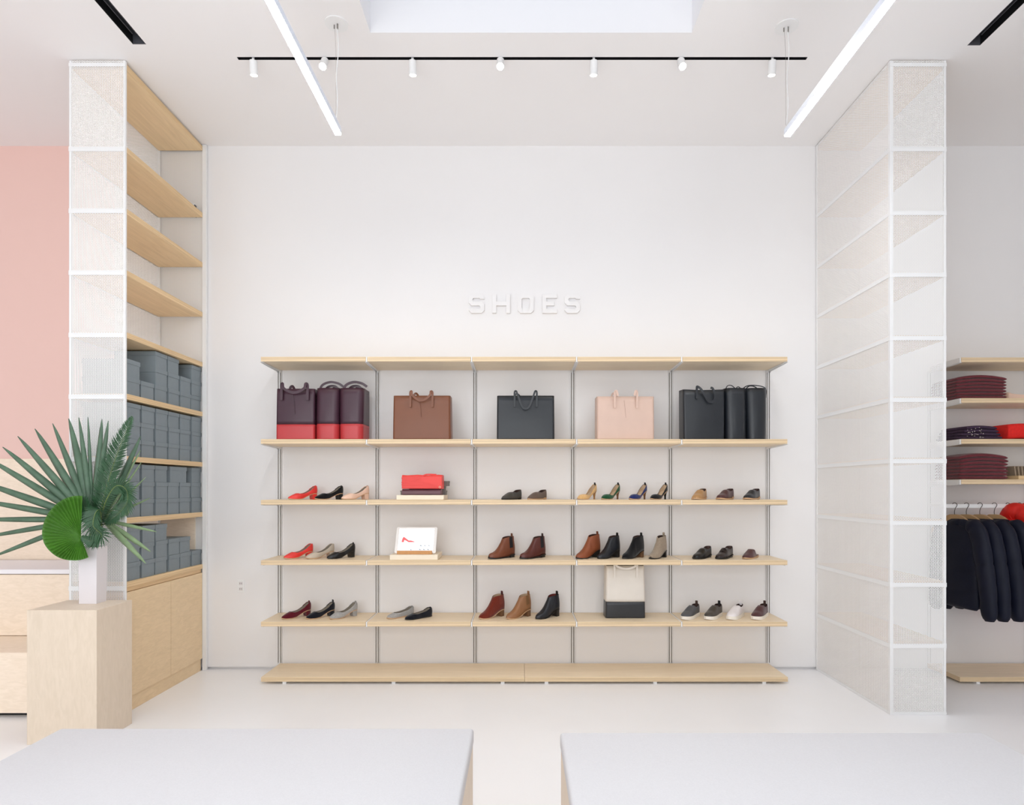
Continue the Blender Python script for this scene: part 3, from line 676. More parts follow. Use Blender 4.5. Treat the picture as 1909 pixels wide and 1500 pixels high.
def shoe(kind, nm, label, cat, up, lining, pxc, zsh, ang, Y=-0.205, sole_m=None, heel_m=None, group=None, tab=None, toe_m=None, gore=None, heelw=1.0, tabdark=None, extras=None, sc=1.0):
    K = KIND[kind]; L = K['L']*sc; f = {k: hermite(*zip(*K[k])) for k in ('z0', 'zt', 'w', 'op')}
    a_ = math.radians(ang)
    t = thing(nm, label, cat, (PX(pxc, Y), Y, zsh+0.0006), PI+a_, group)
    ns = 40; nj = 9; m = MB(); rows_ = []
    ss = [0.5*(1-math.cos(PI*i/ns))*0.35+0.65*i/ns for i in range(ns+1)]
    def section(s_, off=0.0):
        z0, zt, w = f['z0'](s_)*sc, f['zt'](s_)*sc, f['w'](s_)*sc+off; o_ = max(0.0, min(1.0, f['op'](s_)))*w
        zt += off
        hw = max(0.0, 1-s_/0.4)**1.5; pts = []
        for j in range(nj+1):
            q = (PI/2)*j/nj; y = o_+(w-o_)*math.cos(q)**0.75; z = z0+(zt-z0)*math.sin(q)**0.9
            if j == nj: y = o_
            tall = kind in ('chelsea', 'heel_boot')
            if tall and s_ < 0.5: y *= 1-0.12*math.sin(PI*j/nj)
            zr = (z-z0)/0.1; x = (s_-0.5)*L + K['lean']*hw*zr*zr - (0.004*hw*math.sin(min(PI, zr*4)) if not tall else 0.006*hw*math.sin(min(PI, zr*3.0)))
            if tall: x -= K['lean']*hw*zr*zr*1.0-0.004*hw*zr
            pts.append((x, y, z))
        return pts
    for s_ in ss:
        r = section(s_); rows_.append([p for p in reversed(r)]+[(r[0][0], 0, r[0][2])]+[(x, -y, z) for x, y, z in r])
    m.loft(rows_, caps=(False, False), closed=False)
    m.add(rows_[0][0:nj+2]+rows_[0][nj+2:], []) if False else None
    bm_ = m
    n_ = len(rows_[0]); bm_.f.append(tuple(range(n_))); bm_.mi.append(0)   # heel back closed
    u = m.build('upper', [up, lining], t, solid=0.0022, smooth=True, merge=1e-5)
    # insole
    m = MB(); rr = []
    s1 = 0.72 if kind in ('block_pump', 'flat', 'kitten') else 0.45
    for i in range(13):
        s_ = 0.03+(s1-0.03)*i/12; w = f['w'](s_)*0.86*sc; z = f['z0'](s_)*sc+0.004; rr.append([((s_-0.5)*L, w, z), ((s_-0.5)*L, -w, z)])
    m.loft(rr, caps=(False, False), closed=False); m.build('insole', lining, t, recalc=False, solid=0.001)
    # sole
    sm = sole_m or up; m = MB(); rr = []; th = K['sole']*sc; ex = 1.07 if kind in ('sneaker', 'loafer', 'chelsea') else 1.02
    for s_ in [i/30 for i in range(31)]:
        w = (f['w'](s_)*ex+(0.0015 if ex > 1.05 else 0))*sc; z1 = f['z0'](s_)*sc+0.0015; z2 = max(0.0, z1-th-0.0015); xx = (s_-0.5)*L*(1.012)
        if kind == 'sneaker': z2 = 0.006*max(0, (s_-0.8)/0.2)**2
        rr.append([(xx, w, z1), (xx, w*0.98, z2), (xx, -w*0.98, z2), (xx, -w, z1)])
    m.loft(rr); m.build('sole', sm, t, bevel=0)
    # heel
    hm = heel_m or sm
    if kind in ('block_pump', 'heel_boot', 'kitten', 'chelsea', 'loafer', 'pointed_flat', 'mule'):
        hl = {'block_pump': .205, 'heel_boot': .22, 'kitten': .16, 'chelsea': .25, 'loafer': .24, 'pointed_flat': .2, 'mule': .22}[kind]
        def ring(z, s0, s1_, ws):
            pts = []
            for s_ in np.linspace(s0, s1_, 6): pts.append(((s_-0.5)*L, f['w'](max(0, s_))*ws*sc, z if z is not None else f['z0'](max(0, s_))*sc-0.001))
            return pts+[(x, -y, z_) for x, y, z_ in reversed(pts)]
        m = MB()
        if kind == 'kitten':
            m.loft([ring(None, 0.0, 0.16, .95), ring(.045*sc, .035, .10, .42), ring(.018*sc, .055, .085, .28), ring(0, .05, .09, .30)])
        else:
            m.loft([ring(None, 0.0, hl, .97), ring(0, .015, hl*0.88*heelw, .93)])
        m.build('heel', hm, t)
    if tab:
        th_, tw = tab; z = f['zt'](0)*sc; m = MB(); xb = (0-0.5)*L+(K['lean'] if kind not in ('chelsea', 'heel_boot') else 0.006)*((z-f['z0'](0))/0.1)**2*1.0+0.002
        m.strap([(xb, 0, z-0.012), (xb-0.001, 0, z), (xb+0.001, 0, z+th_*0.9), (xb+0.004, 0, z+th_), (xb+0.007, 0, z+th_*0.9), (xb+0.006, 0, z-0.006)], tw, 0.0018, (1, 0, 0.01))
        m.build('pull_tab', tabdark or up, t, bevel=0)
    if gore:
        for sg in (1, -1):
            rr = []
            for i in range(7):
                s_ = 0.13+0.14*i/6; sec = section(s_+0.0, 0.0012); cutj = 3 if 0 < i < 6 else 4
                rr.append([(x, sg*y, z) for x, y, z in sec[2:nj]])
            m = MB(); m.loft(rr, caps=(False, False), closed=False); m.build('elastic_gore', gore, t, recalc=False, solid=0.0008)
    if extras: extras(t, f, section, L)
    return t
def ruched(col_m):
    def fn(t, f, section, L):
        m = MB(); 
        for sg in (1, -1):
            pth = []
            for i in range(9):
                s_ = 0.02+0.20*i/8; p = section(s_)[-1]; pth.append((p[0], sg*(p[1]+0.0005), p[2]+0.0004+0.0012*(i % 2)))
            m = MB(); m.tube(pth, 0.0022, 6); m.build('elastic_collar', col_m, t, smooth=True)
    return fn
Z3, Z4, Z5 = ZS[2], ZS[3], ZS[4]
RED = leather('red_leather', (232, 58, 52)); BLK = leather('black_leather', (18, 18, 20), 0.3); BLKS = suede('black_suede', (14, 14, 18)); BLUSH = leather('blush_leather', (236, 200, 178), 0.4)
TAUPE = leather('taupe_leather', (196, 182, 164), 0.4); BURG = suede('burgundy_suede', (92, 16, 32)); GREYS = suede('grey_suede', (166, 164, 162)); NAVS = suede('navy_black_suede', (18, 20, 30))
TANH = leather('tan_leather', (182, 138, 88), 0.4); TANS = suede('tan_suede', (222, 180, 122)); GREENS = suede('green_suede', (22, 76, 46)); BLUES = suede('blue_suede', (32, 44, 100))
BRN = leather('brown_leather', (120, 66, 42), 0.4); OXB = leather('oxblood_leather', (88, 40, 34), 0.35); COG = leather('cognac_leather', (140, 74, 42), 0.45); RUST = suede('rust_suede', (112, 42, 27)); CAM = leather('camel_leather', (150, 104, 68), 0.4)
NVY = leather('navy_leather', (24, 27, 34), 0.35); TAUS = suede('taupe_suede', (158, 142, 124)); CHAR = leather('charcoal_leather', (62, 60, 56), 0.4); BRNG = leather('brown_grey_leather', (98, 82, 72), 0.4)
WINE = leather('wine_leather', (80, 46, 48), 0.35); SOLEW = mat('white_rubber', (238, 232, 222), 0.6); SOLEB = mat('black_rubber', (26, 24, 24), 0.5); SOLET = mat('tan_sole', (206, 168, 130), 0.55); GORE = mat('black_elastic', (28, 26, 30), 0.85); WSNK = leather('white_leather', (238, 232, 232), 0.45)
DGRY = leather('dark_grey_leather', (80, 82, 86), 0.4); BRNS = mat('stacked_heel', (120, 86, 58), 0.55, noise=0.2, scale=60); SNKD = leather('dark_taupe_leather', (70, 64, 58), 0.35)
G = 'shoes on the display shelves'
def pump(label, up, px, z, lining=LIN_GREY, soft=True, tab=None, sole=SOLET, ang=45):
    shoe('block_pump', 'block_heel_pump', label, 'shoe', up, lining, px, z, ang, sole_m=sole, heel_m=up, tab=tab, extras=ruched(up))
pump('red leather block heel pump, leftmost shoe on the third row', RED, 564, Z3, tab=(0.006, 0.014))
pump('black suede block heel pump between the red and blush pumps, third row', BLKS, 613, Z3, tab=(0.006, 0.014))
pump('blush leather block heel pump on the third row, left bay', BLUSH, 662, Z3, tab=(0.006, 0.014))
pump('red leather block heel pump on the fourth row, left bay', RED, 556, Z4)
pump('taupe leather block heel pump between the red and black pumps, fourth row', TAUPE, 596, Z4)
pump('glossy black leather block heel pump on the fourth row, left bay', BLK, 635.5, Z4, sole=SOLEB, tab=(0.012, 0.012))
pump('burgundy suede block heel pump, leftmost shoe on the fifth row', BURG, 552, Z5, tab=(0.014, 0.013))
pump('black suede block heel pump between the burgundy and grey pumps, fifth row', NAVS, 597, Z5, tab=(0.022, 0.013))
pump('grey suede block heel pump on the fifth row, left bay', GREYS, 640, Z5, tab=(0.012, 0.013))
shoe('flat', 'ballet_flat', 'grey suede ballet flat on the fifth row, second bay', 'shoe', GREYS, LIN_GREY, 746, Z5, 44, Y=-0.19, sole_m=SOLET, tab=(0.006, 0.012), extras=ruched(GREYS))
shoe('flat', 'ballet_flat', 'black suede ballet flat in front of the grey flat, second bay', 'shoe', NAVS, LIN_GREY, 780, Z5, 42, Y=-0.235, sole_m=SOLEB, tab=(0.006, 0.012), extras=ruched(NAVS))
shoe('pointed_flat', 'pointed_flat', 'charcoal leather pointed flat on the left of the middle bay, third row', 'shoe', CHAR, LIN_DARK, 952.5, Z3, 56, sole_m=SOLEB)
shoe('pointed_flat', 'pointed_flat', 'brown leather pointed flat on the right of the middle bay, third row', 'shoe', BRNG, LIN_DARK, 1000, Z3, 56, sole_m=SOLET)
TB = BLKS
for lab, up, px, hm in (('tan suede kitten heel pump on the third row, fourth bay', TANS, 1094, TANH), ('green suede kitten heel pump on the third row', GREENS, 1138, BRNS), ('blue suede kitten heel pump on the third row', BLUES, 1189, BRNS), ('black suede kitten heel pump beside the blue one, third row', BLKS, 1228, BLKS)):
    shoe('kitten', 'kitten_heel_pump', lab, 'shoe', up, LIN_TAN, px, Z3, 46, sole_m=SOLET, heel_m=hm, tab=(0.010, 0.010), tabdark=TB)
for lab, up, px, ln in (('tan leather loafer on the third row, far right bay', TANH, 1304, LIN_DARK), ('dark brown leather loafer between the tan and charcoal loafers', WINE, 1352, LIN_DARK), ('charcoal leather loafer, rightmost shoe on the third row', NVY, 1401.5, LIN_DARK)):
    shoe('loafer', 'loafer', lab, 'shoe', up, ln, px, Z3, 52 if px > 1310 else 60, sole_m=SOLET)
def fringe(t, f, section, L):
    m = MB(); zz = f['zt'](0.6)
    for k in range(9):
        y = -0.020+0.005*k; m.strap([((0.52-0.5)*L, y*0.8, 0.080-abs(y)*0.4), ((0.60-0.5)*L, y, 0.071-abs(y)*0.5), ((0.68-0.5)*L, y*1.15, 0.061-abs(y)*0.6)], 0.0042, 0.0018, (0, 0, 1))
    m.build('fringe_flap', up_f, t)
    m = MB(); m.strap([((0.56-0.5)*L, -0.030, 0.055), ((0.55-0.5)*L, -0.012, 0.079), ((0.55-0.5)*L, 0.012, 0.079), ((0.56-0.5)*L, 0.030, 0.055)], 0.010, 0.002, (0, 0.01, 1)); m.build('vamp_strap', up_f, t)
shoe('loafer', 'loafer', 'plain black glossy loafer, left of the fringed one on the fourth row', 'shoe', BLK, LIN_DARK, 1309, Z4, 50, sole_m=SOLEB)
up_f = leather('fringe_leather', (44, 34, 34), 0.3)
shoe('loafer', 'fringed_loafer', 'dark fringed loafer in the middle of the far right bay, fourth row', 'shoe', up_f, LIN_DARK, 1350.5, Z4, 52, sole_m=SOLEB, extras=fringe)
shoe('mule', 'backless_mule', 'wine leather backless mule, rightmost shoe on the fourth row', 'shoe', WINE, LIN_GREY, 1399, Z4, 50, sole_m=SOLET)
shoe('chelsea', 'flat_ankle_boot', 'brown leather flat ankle boot with black elastic, fourth row', 'boot', BRN, LIN_DARK, 934.5, Z4, 44, sole_m=SOLEB, tab=(0.022, 0.014), gore=GORE, tabdark=leather('tab_brown', (118, 70, 48)))
shoe('chelsea', 'flat_ankle_boot', 'oxblood leather flat ankle boot with black elastic, fourth row', 'boot', OXB, LIN_DARK, 992.5, Z4, 44, sole_m=SOLEB, tab=(0.022, 0.014), gore=GORE, tabdark=leather('tab_dark', (60, 36, 34)))
for lab, up, px, hm, td, s_ in (('cognac leather heeled boot, tallest, left of the fourth bay', COG, 1095.5, SOLEB, BRN, 1.06), ('navy black leather heeled boot, second in the fourth bay', NVY, 1134, SOLEB, BLK, 1), ('black suede heeled boot, third in the fourth bay', BLKS, 1179.5, BRNS, BLK, 1), ('taupe suede heeled boot on the right of the fourth bay', TAUS, 1226, SOLEB, TAUS, 1)):
    shoe('heel_boot', 'heeled_ankle_boot', lab, 'boot', up, LIN_DARK, px, Z4, 42 if px < 1200 else 52, sole_m=SOLEB, heel_m=hm, tab=(0.022, 0.016), tabdark=td, sc=s_)
gr1 = suede('rust_gore', (120, 50, 34)); gr2 = leather('camel_gore', (128, 92, 58)); gr3 = leather('navy_gore', (26, 28, 36))
shoe('heel_boot', 'heeled_ankle_boot', 'rust suede heeled boot with wood heel on the fifth row', 'boot', RUST, LIN_TAN, 916, Z5, 42, sole_m=SOLET, heel_m=BRNS, tab=(0.024, 0.018), tabdark=leather('tab_wine', (74, 24, 26)), gore=gr1)
shoe('heel_boot', 'heeled_ankle_boot', 'camel leather heeled boot in the middle of the fifth row', 'boot', CAM, LIN_TAN, 966, Z5, 42, sole_m=SOLET, heel_m=BRNS, tab=(0.024, 0.018), gore=gr2)
shoe('heel_boot', 'heeled_ankle_boot', 'navy leather heeled boot on the right of the middle bay, fifth row', 'boot', NVY, leather('lining_rust', (120, 56, 50)), 1020, Z5, 42, sole_m=SOLEB, heel_m=SOLEB, tab=(0.024, 0.018), tabdark=BLK, gore=gr3)
for lab, up, px, td in (('grey slip-on sneaker with white sole, leftmost on the fifth row', DGRY, 1287, LIN_DARK), ('black slip-on sneaker with white sole on the fifth row', SNKD, 1330, SOLEB), ('all white slip-on sneaker on the fifth row', WSNK, 1371, WSNK), ('wine red slip-on sneaker with white sole, rightmost on the fifth row', WINE, 1416.5, LIN_DARK)):
    shoe('sneaker', 'slip_on_sneaker', lab, 'shoe', up, LIN_DARK, px, Z5, 53, Y=-0.21, sole_m=SOLEW, tab=(0.024, 0.018), tabdark=td)

# ---------------- bags
def rrect(w, d_, z, r=0.02, n=8, bul=0.0):
    pts = []
    for cx, cy, a0 in ((w/2-r, d_/2-r, 0), (-w/2+r, d_/2-r, PI/2), (-w/2+r, -d_/2+r, PI), (w/2-r, -d_/2+r, 1.5*PI)):
        for k in range(n+1):
            a_ = a0+PI/2*k/n; x, y = cx+r*math.cos(a_), cy+r*math.sin(a_)
            pts.append((x, y, z))
    out = []
    for i, p in enumerate(pts):
        out.append(p)
        if i in (n, 3*n+2-0) : pass
    # extra points on the long sides for a soft bulge
    res = []
    N = len(out)
    for i in range(N):
        p, q = out[i], out[(i+1) % N]; res.append(p)
        if abs(p[1]-q[1]) < 1e-6 and abs(p[0]-q[0]) > 0.004:
            for k in (1, 2, 3): 
                x = p[0]+(q[0]-p[0])*k/4; res.append((x, p[1]+math.copysign(bul*math.sin(PI*k/4), p[1]), z))
    return res
def tote(nm, label, px0, px1, zsh, h, dp, body_m, in_m, Yc, base_m=None, base_h=0.0, taper=1.0, rz=0.0, handles=(), hw=0.017, bul=0.008, group=None, seam=True, sag=0.0, r=0.018):
    Yf = Yc-dp/2
    w = (px1-px0)*(D+Yf)/F
    t = thing(nm, label, 'handbag', (((px0+px1)/2-VX)*(D+Yf)/F, Yc, zsh+0.0006), rz, group)
    def ring(z):
        q = z/h; ww = w*(1+(taper-1)*q); dd = dp*(1-0.12*q*q); b_ = bul*math.sin(PI*min(1, q*1.1))-0.002*q
        rr = rrect(ww, dd, z, min(r, dd/2-0.004), 8, b_)
        if q > 0.99 and sag: rr = [(x, y, z_-sag*math.cos(PI*x/ww)*0.5+(sag*0.6 if y > 0 else 0)) for x, y, z_ in rr]
        return rr
    zs_ = [0, 0.01]+[h*k/8 for k in range(1, 9)]
    if base_m:
        zb = [z for z in zs_ if z < base_h-0.01]+[base_h]; zt_ = [base_h+0.0005]+[z for z in zs_ if z > base_h+0.01]
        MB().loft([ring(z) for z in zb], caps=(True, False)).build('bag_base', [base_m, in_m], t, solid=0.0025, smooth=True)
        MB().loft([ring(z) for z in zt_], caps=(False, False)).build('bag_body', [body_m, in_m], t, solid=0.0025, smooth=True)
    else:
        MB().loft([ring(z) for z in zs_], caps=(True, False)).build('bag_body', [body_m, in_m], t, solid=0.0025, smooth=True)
    for pth in handles:
        m = MB(); m.strap(catmull(pth, 40), hw, 0.0035, (0, 1, 0)); m.build('handle', body_m, t)
    if seam:
        m = MB(); m.tube([(-w*0.03, -dp/2-bul-0.0005, h*0.9), (-w*0.02+0.01, -dp/2-bul*1.0-0.0008, h*0.5)], 0.0008, 6); m.build('seam_line', in_m, t)
    return t
def front_u(w, h, dp, a_, low, up=0.03, y=None, inner=0.62):
    yf = -dp/2-0.008 if y is None else y
    return [(-a_, yf-0.004, h-0.09), (-a_, yf-0.004, h-0.02), (-a_, yf-0.002, h+up*0.8), (-a_+0.012, yf-0.012, h+up), (-a_*inner, yf-0.016, h-0.0), (-a_*0.35, yf-0.016, h-low*0.8), (0, yf-0.016, h-low), (a_*0.35, yf-0.016, h-low*0.8), (a_*inner, yf-0.016, h-0.0), (a_-0.012, yf-0.012, h+up), (a_, yf-0.002, h+up*0.8), (a_, yf-0.004, h-0.02), (a_, yf-0.004, h-0.09)]
def back_arch(a_, h, dp, up): return [(-a_, dp/2-0.006, h-0.05), (-a_*1.0, dp/2-0.006, h+up*0.5), (-a_*0.8, dp/2-0.01, h+up), (-a_*0.55, dp/2-0.03, h+up*0.4), (-a_*0.4, dp/2-0.04, h-0.03)]
Z2 = ZS[1]
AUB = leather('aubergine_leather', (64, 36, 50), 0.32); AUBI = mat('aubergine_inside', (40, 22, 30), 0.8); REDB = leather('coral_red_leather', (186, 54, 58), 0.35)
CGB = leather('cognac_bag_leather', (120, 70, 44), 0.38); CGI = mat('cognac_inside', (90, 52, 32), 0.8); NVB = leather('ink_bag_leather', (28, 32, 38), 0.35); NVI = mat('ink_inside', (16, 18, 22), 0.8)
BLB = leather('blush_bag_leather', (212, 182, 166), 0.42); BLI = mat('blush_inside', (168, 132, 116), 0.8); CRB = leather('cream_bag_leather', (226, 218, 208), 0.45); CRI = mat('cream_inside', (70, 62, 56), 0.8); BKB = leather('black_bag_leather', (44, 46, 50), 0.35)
Yb = -0.25
h1 = 0.392; dA = 0.15
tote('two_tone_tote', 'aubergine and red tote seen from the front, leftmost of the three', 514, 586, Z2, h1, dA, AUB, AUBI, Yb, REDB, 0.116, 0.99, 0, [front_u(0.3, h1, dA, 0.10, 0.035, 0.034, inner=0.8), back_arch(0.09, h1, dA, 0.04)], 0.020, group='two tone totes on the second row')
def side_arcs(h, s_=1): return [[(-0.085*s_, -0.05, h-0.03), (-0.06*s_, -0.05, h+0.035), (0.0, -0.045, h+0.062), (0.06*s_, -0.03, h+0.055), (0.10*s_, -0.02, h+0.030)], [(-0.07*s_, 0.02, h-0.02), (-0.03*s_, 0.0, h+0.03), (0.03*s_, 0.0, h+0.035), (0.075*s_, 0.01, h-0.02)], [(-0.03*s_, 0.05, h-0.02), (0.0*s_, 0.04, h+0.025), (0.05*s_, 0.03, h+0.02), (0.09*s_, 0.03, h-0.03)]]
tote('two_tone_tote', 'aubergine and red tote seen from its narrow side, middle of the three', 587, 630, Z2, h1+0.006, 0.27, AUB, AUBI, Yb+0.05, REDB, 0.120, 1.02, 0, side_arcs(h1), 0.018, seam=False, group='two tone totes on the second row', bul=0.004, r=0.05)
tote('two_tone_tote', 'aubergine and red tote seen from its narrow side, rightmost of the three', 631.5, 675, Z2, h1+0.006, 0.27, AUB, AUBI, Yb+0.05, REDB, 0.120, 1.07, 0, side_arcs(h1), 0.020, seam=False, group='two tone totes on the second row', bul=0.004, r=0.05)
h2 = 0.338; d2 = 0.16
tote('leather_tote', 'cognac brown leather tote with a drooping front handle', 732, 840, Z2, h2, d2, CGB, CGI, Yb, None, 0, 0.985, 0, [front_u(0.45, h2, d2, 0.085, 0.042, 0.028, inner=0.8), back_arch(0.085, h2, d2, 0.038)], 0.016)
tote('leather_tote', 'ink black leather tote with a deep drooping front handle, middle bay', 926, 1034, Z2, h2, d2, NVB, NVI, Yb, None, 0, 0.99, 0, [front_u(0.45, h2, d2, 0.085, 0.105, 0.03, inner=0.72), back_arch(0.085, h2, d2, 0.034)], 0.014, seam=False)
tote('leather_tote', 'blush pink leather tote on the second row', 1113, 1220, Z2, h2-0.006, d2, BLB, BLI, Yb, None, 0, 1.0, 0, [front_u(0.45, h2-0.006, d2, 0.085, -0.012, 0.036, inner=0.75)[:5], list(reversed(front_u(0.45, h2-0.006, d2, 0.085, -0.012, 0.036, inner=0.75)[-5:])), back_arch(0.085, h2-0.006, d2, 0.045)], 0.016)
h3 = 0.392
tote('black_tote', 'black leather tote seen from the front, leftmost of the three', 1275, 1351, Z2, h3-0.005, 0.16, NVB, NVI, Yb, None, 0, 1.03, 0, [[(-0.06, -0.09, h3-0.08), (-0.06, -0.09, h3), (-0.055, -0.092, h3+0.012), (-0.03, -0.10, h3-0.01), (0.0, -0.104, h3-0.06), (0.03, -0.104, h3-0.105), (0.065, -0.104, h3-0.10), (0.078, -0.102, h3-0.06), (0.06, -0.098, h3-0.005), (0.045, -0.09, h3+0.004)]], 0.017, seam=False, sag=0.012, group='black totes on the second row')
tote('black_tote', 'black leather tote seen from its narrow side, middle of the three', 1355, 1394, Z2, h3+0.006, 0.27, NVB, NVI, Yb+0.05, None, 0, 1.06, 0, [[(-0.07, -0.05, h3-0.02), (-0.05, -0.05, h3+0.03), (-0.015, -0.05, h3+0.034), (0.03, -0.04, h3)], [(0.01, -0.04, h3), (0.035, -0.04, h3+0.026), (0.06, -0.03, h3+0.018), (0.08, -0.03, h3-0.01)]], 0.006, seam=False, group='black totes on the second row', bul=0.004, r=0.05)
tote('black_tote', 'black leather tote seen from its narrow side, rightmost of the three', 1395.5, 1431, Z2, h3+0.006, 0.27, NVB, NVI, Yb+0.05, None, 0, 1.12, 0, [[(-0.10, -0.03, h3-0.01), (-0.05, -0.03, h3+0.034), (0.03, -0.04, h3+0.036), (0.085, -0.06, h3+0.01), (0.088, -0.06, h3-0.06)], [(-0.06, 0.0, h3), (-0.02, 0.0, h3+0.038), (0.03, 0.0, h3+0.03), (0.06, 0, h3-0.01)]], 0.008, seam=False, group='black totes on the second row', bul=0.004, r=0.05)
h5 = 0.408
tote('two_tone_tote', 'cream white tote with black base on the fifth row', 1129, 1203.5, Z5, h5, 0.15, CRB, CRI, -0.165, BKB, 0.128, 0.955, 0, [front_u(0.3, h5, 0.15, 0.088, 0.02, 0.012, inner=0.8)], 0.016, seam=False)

# ---------------- clutch stack on riser
RIS = plywood('riser_ply', (240, 226, 204), edge=False, dark=0.04)
def riser(x0, x1, zsh, h, y0, y1, label):
    X0, X1 = PX(x0, y0), PX(x1, y0); xc = (X0+X1)/2
    o = MB().box(X0-xc, X1-xc, y0, y1, 0, h).build('display_riser', RIS, None, (xc, 0, zsh+0.0006), bevel=0.003); tag(o, label, 'display riser'); return zsh+0.0006+h, xc
zr, xc = riser(739, 827, Z3, 0.036, -0.36, -0.08, 'pale wooden riser block under the folded clutches, second bay')
def boxthing(nm, label, cat, x0, x1, y0, y1, z, h, m_, bev=0.003, group=None):
    X0, X1 = PX(x0, y0), PX(x1, y0); xc_ = (X0+X1)/2; yc_ = (y0+y1)/2
    t = thing(nm, label, cat, (xc_, yc_, z), 0, group)
    return t, (X1-X0), (y1-y0)
GYB = mat('grey_card_dark', (126, 124, 120), 0.75)
def smallbox(label, x0, x1, y0, y1, z, h):
    t, w, d_ = boxthing('small_box', label, 'box', x0, x1, y0, y1, z, h, GYB)
    MB().box(-w/2+.002, w/2-.002, -d_/2+.002, d_/2-.002, 0, h-0.002).build('box_body', GYB, t, bevel=0.001)
    MB().box(-w/2, w/2, -d_/2, d_/2, h-0.012, h).build('lid', GYB, t, bevel=0.001)
smallbox('lower small grey box behind the dark clutch', 746, 831, -0.195, -0.09, zr+0.0005, 0.034)
smallbox('middle small grey box behind the folded clutches', 762, 829, -0.195, -0.09, zr+0.035, 0.034)
smallbox('upper small grey box sticking out right of the red clutch', 770, 836, -0.195, -0.09, zr+0.0695, 0.040)
def clutch(label, x0, x1, y0, y1, z, h, m_, inm, strap=False):
    t, w, d_ = boxthing('folded_clutch', label, 'clutch bag', x0, x1, y0, y1, z, h, m_)
    rr = []
    prof = [(-d_/2, 0.002), (-d_/2-0.002, h*0.5), (-d_/2+0.002, h-0.012), (-d_/2+0.010, h-0.003), (-d_/2+0.022, h), (0, h), (d_/2-0.012, h-0.003), (d_/2, h*0.6), (d_/2, 0.002), (0, 0)]
    m = MB()
    xs_ = np.linspace(-w/2, w/2, 9)
    m.loft([[(x+(0.004 if abs(x) < w/2 else 0), y, z_*(1-0.02*math.sin(x*40))) for y, z_ in prof] for x in xs_]); m.build('clutch_body', m_, t, bevel=0.001)
    m = MB(); m.box(-w/2+0.003, w/2-0.003, -d_/2-0.006, -d_/2-0.0025, 0.006, h-0.014); m.build('front_flap', m_, t, bevel=0.002)
    if strap:
        yy = -d_/2-0.009
        for k, (pth) in enumerate(([(-w*0.5, yy, h*0.78), (-w*0.2, yy, h*0.62), (0.1*w, yy, h*0.45), (w*0.44, yy, h*0.12)], [(-w*0.5, yy, h*0.45), (-w*0.25, yy, h*0.6), (-0.02*w, yy, h*0.82), (0.1*w, -d_/2+0.01, h+0.003), (0.35*w, -d_/2+0.03, h+0.003)], [(-w*0.5, yy, h*0.3), (-w*0.1, yy, h*0.3), (0.2*w, yy, h*0.2), (w*0.42, yy, h*0.15)])):
            m = MB(); m.strap(catmull(pth, 16), 0.010, 0.002, (0, 1, 0.05)); m.build('strap', m_, t)
        ring = [(w*0.45+0.007*math.cos(2*PI*k/16), yy-0.003, h*0.13+0.007*math.sin(2*PI*k/16)) for k in range(17)]
        MB().tube(ring, 0.0016, 6).build('metal_ring', mat('pale_gold', (236, 214, 186), 0.3, metal=0.6), t, smooth=True)
    return t
CLR = leather('bright_red_leather', (232, 66, 60), 0.45); CLA = leather('plum_leather', (104, 68, 76), 0.45)
clutch('plum folded clutch lying under the red one', 749, 822, -0.33, -0.20, zr+0.0005, 0.045, CLA, AUBI)
clutch('bright red folded clutch with wrapped strap on top of the plum one', 749, 824, -0.335, -0.20, zr+0.047, 0.108, CLR, AUBI, True)

# ---------------- tablet on riser
zr2, xc2 = riser(726.5, 816, Z4, 0.040, -0.36, -0.10, 'pale wooden riser block under the tablet')
tb_ = thing('tablet_computer', 'white tablet propped on a riser, its screen showing a red shoe', 'tablet', (PX(773.5, -0.30), -0.30, zr2+0.0005), 0)
SCR = mat('tablet_screen', (235, 240, 246), 0.3, emit=(238, 244, 252), estr=0.55); TBW = mat('tablet_white', (238, 234, 230), 0.35); SRED = mat('screen_red', (214, 92, 92), 0.5, emit=(225, 95, 95), estr=0.5); SDK = mat('screen_grey', (90, 90, 94), 0.5, emit=(110, 110, 115), estr=0.4)
tilt = 0.42; ct, st_ = math.cos(tilt), math.sin(tilt); wb_, wt_ = 0.318, 0.318; HT = 0.215; rz_ = 0.0
def TP(u, v, off=0.0): return (u, v*st_-off*ct+0.0, v*ct+off*st_*0+0.004-off*0+0.0) if False else (u+v*0.02, v*st_-off*ct, 0.005+v*ct+off*st_)
def quad(m, u0, u1, v0, v1, o0, o1, mi=0):
    m.loft([[TP(u0, v0, o0), TP(u1, v0, o0), TP(u1, v1, o0), TP(u0, v1, o0)], [TP(u0, v0, o1), TP(u1, v0, o1), TP(u1, v1, o1), TP(u0, v1, o1)]], mi=mi)
hw_ = 0.159
m = MB(); pts_a, pts_b = [], []
for cx, cy, a0 in ((hw_-0.012, HT-0.012, 0), (-hw_+0.012, HT-0.012, PI/2), (-hw_+0.012, 0.012, PI), (hw_-0.012, 0.012, 1.5*PI)):
    for k in range(6):
        a_ = a0+PI/2*k/5; u_, v_ = cx+0.012*math.cos(a_), cy+0.012*math.sin(a_); pts_a.append(TP(u_, v_, -0.006)); pts_b.append(TP(u_, v_, 0.001))
m.loft([pts_a, pts_b]); m.build('tablet_body', TBW, tb_)
m = MB(); quad(m, -hw_+0.022, hw_-0.022, 0.012, HT-0.012, 0.001, 0.0016); scr = m.build('screen', SCR, tb_)
def spoly(pts, mt, nm):
    m = MB(); m.loft([[TP(u, v, 0.0016) for u, v in pts], [TP(u, v, 0.0022) for u, v in pts]]); m.build(nm, mt, scr)
u0, v0 = -0.112, 0.090
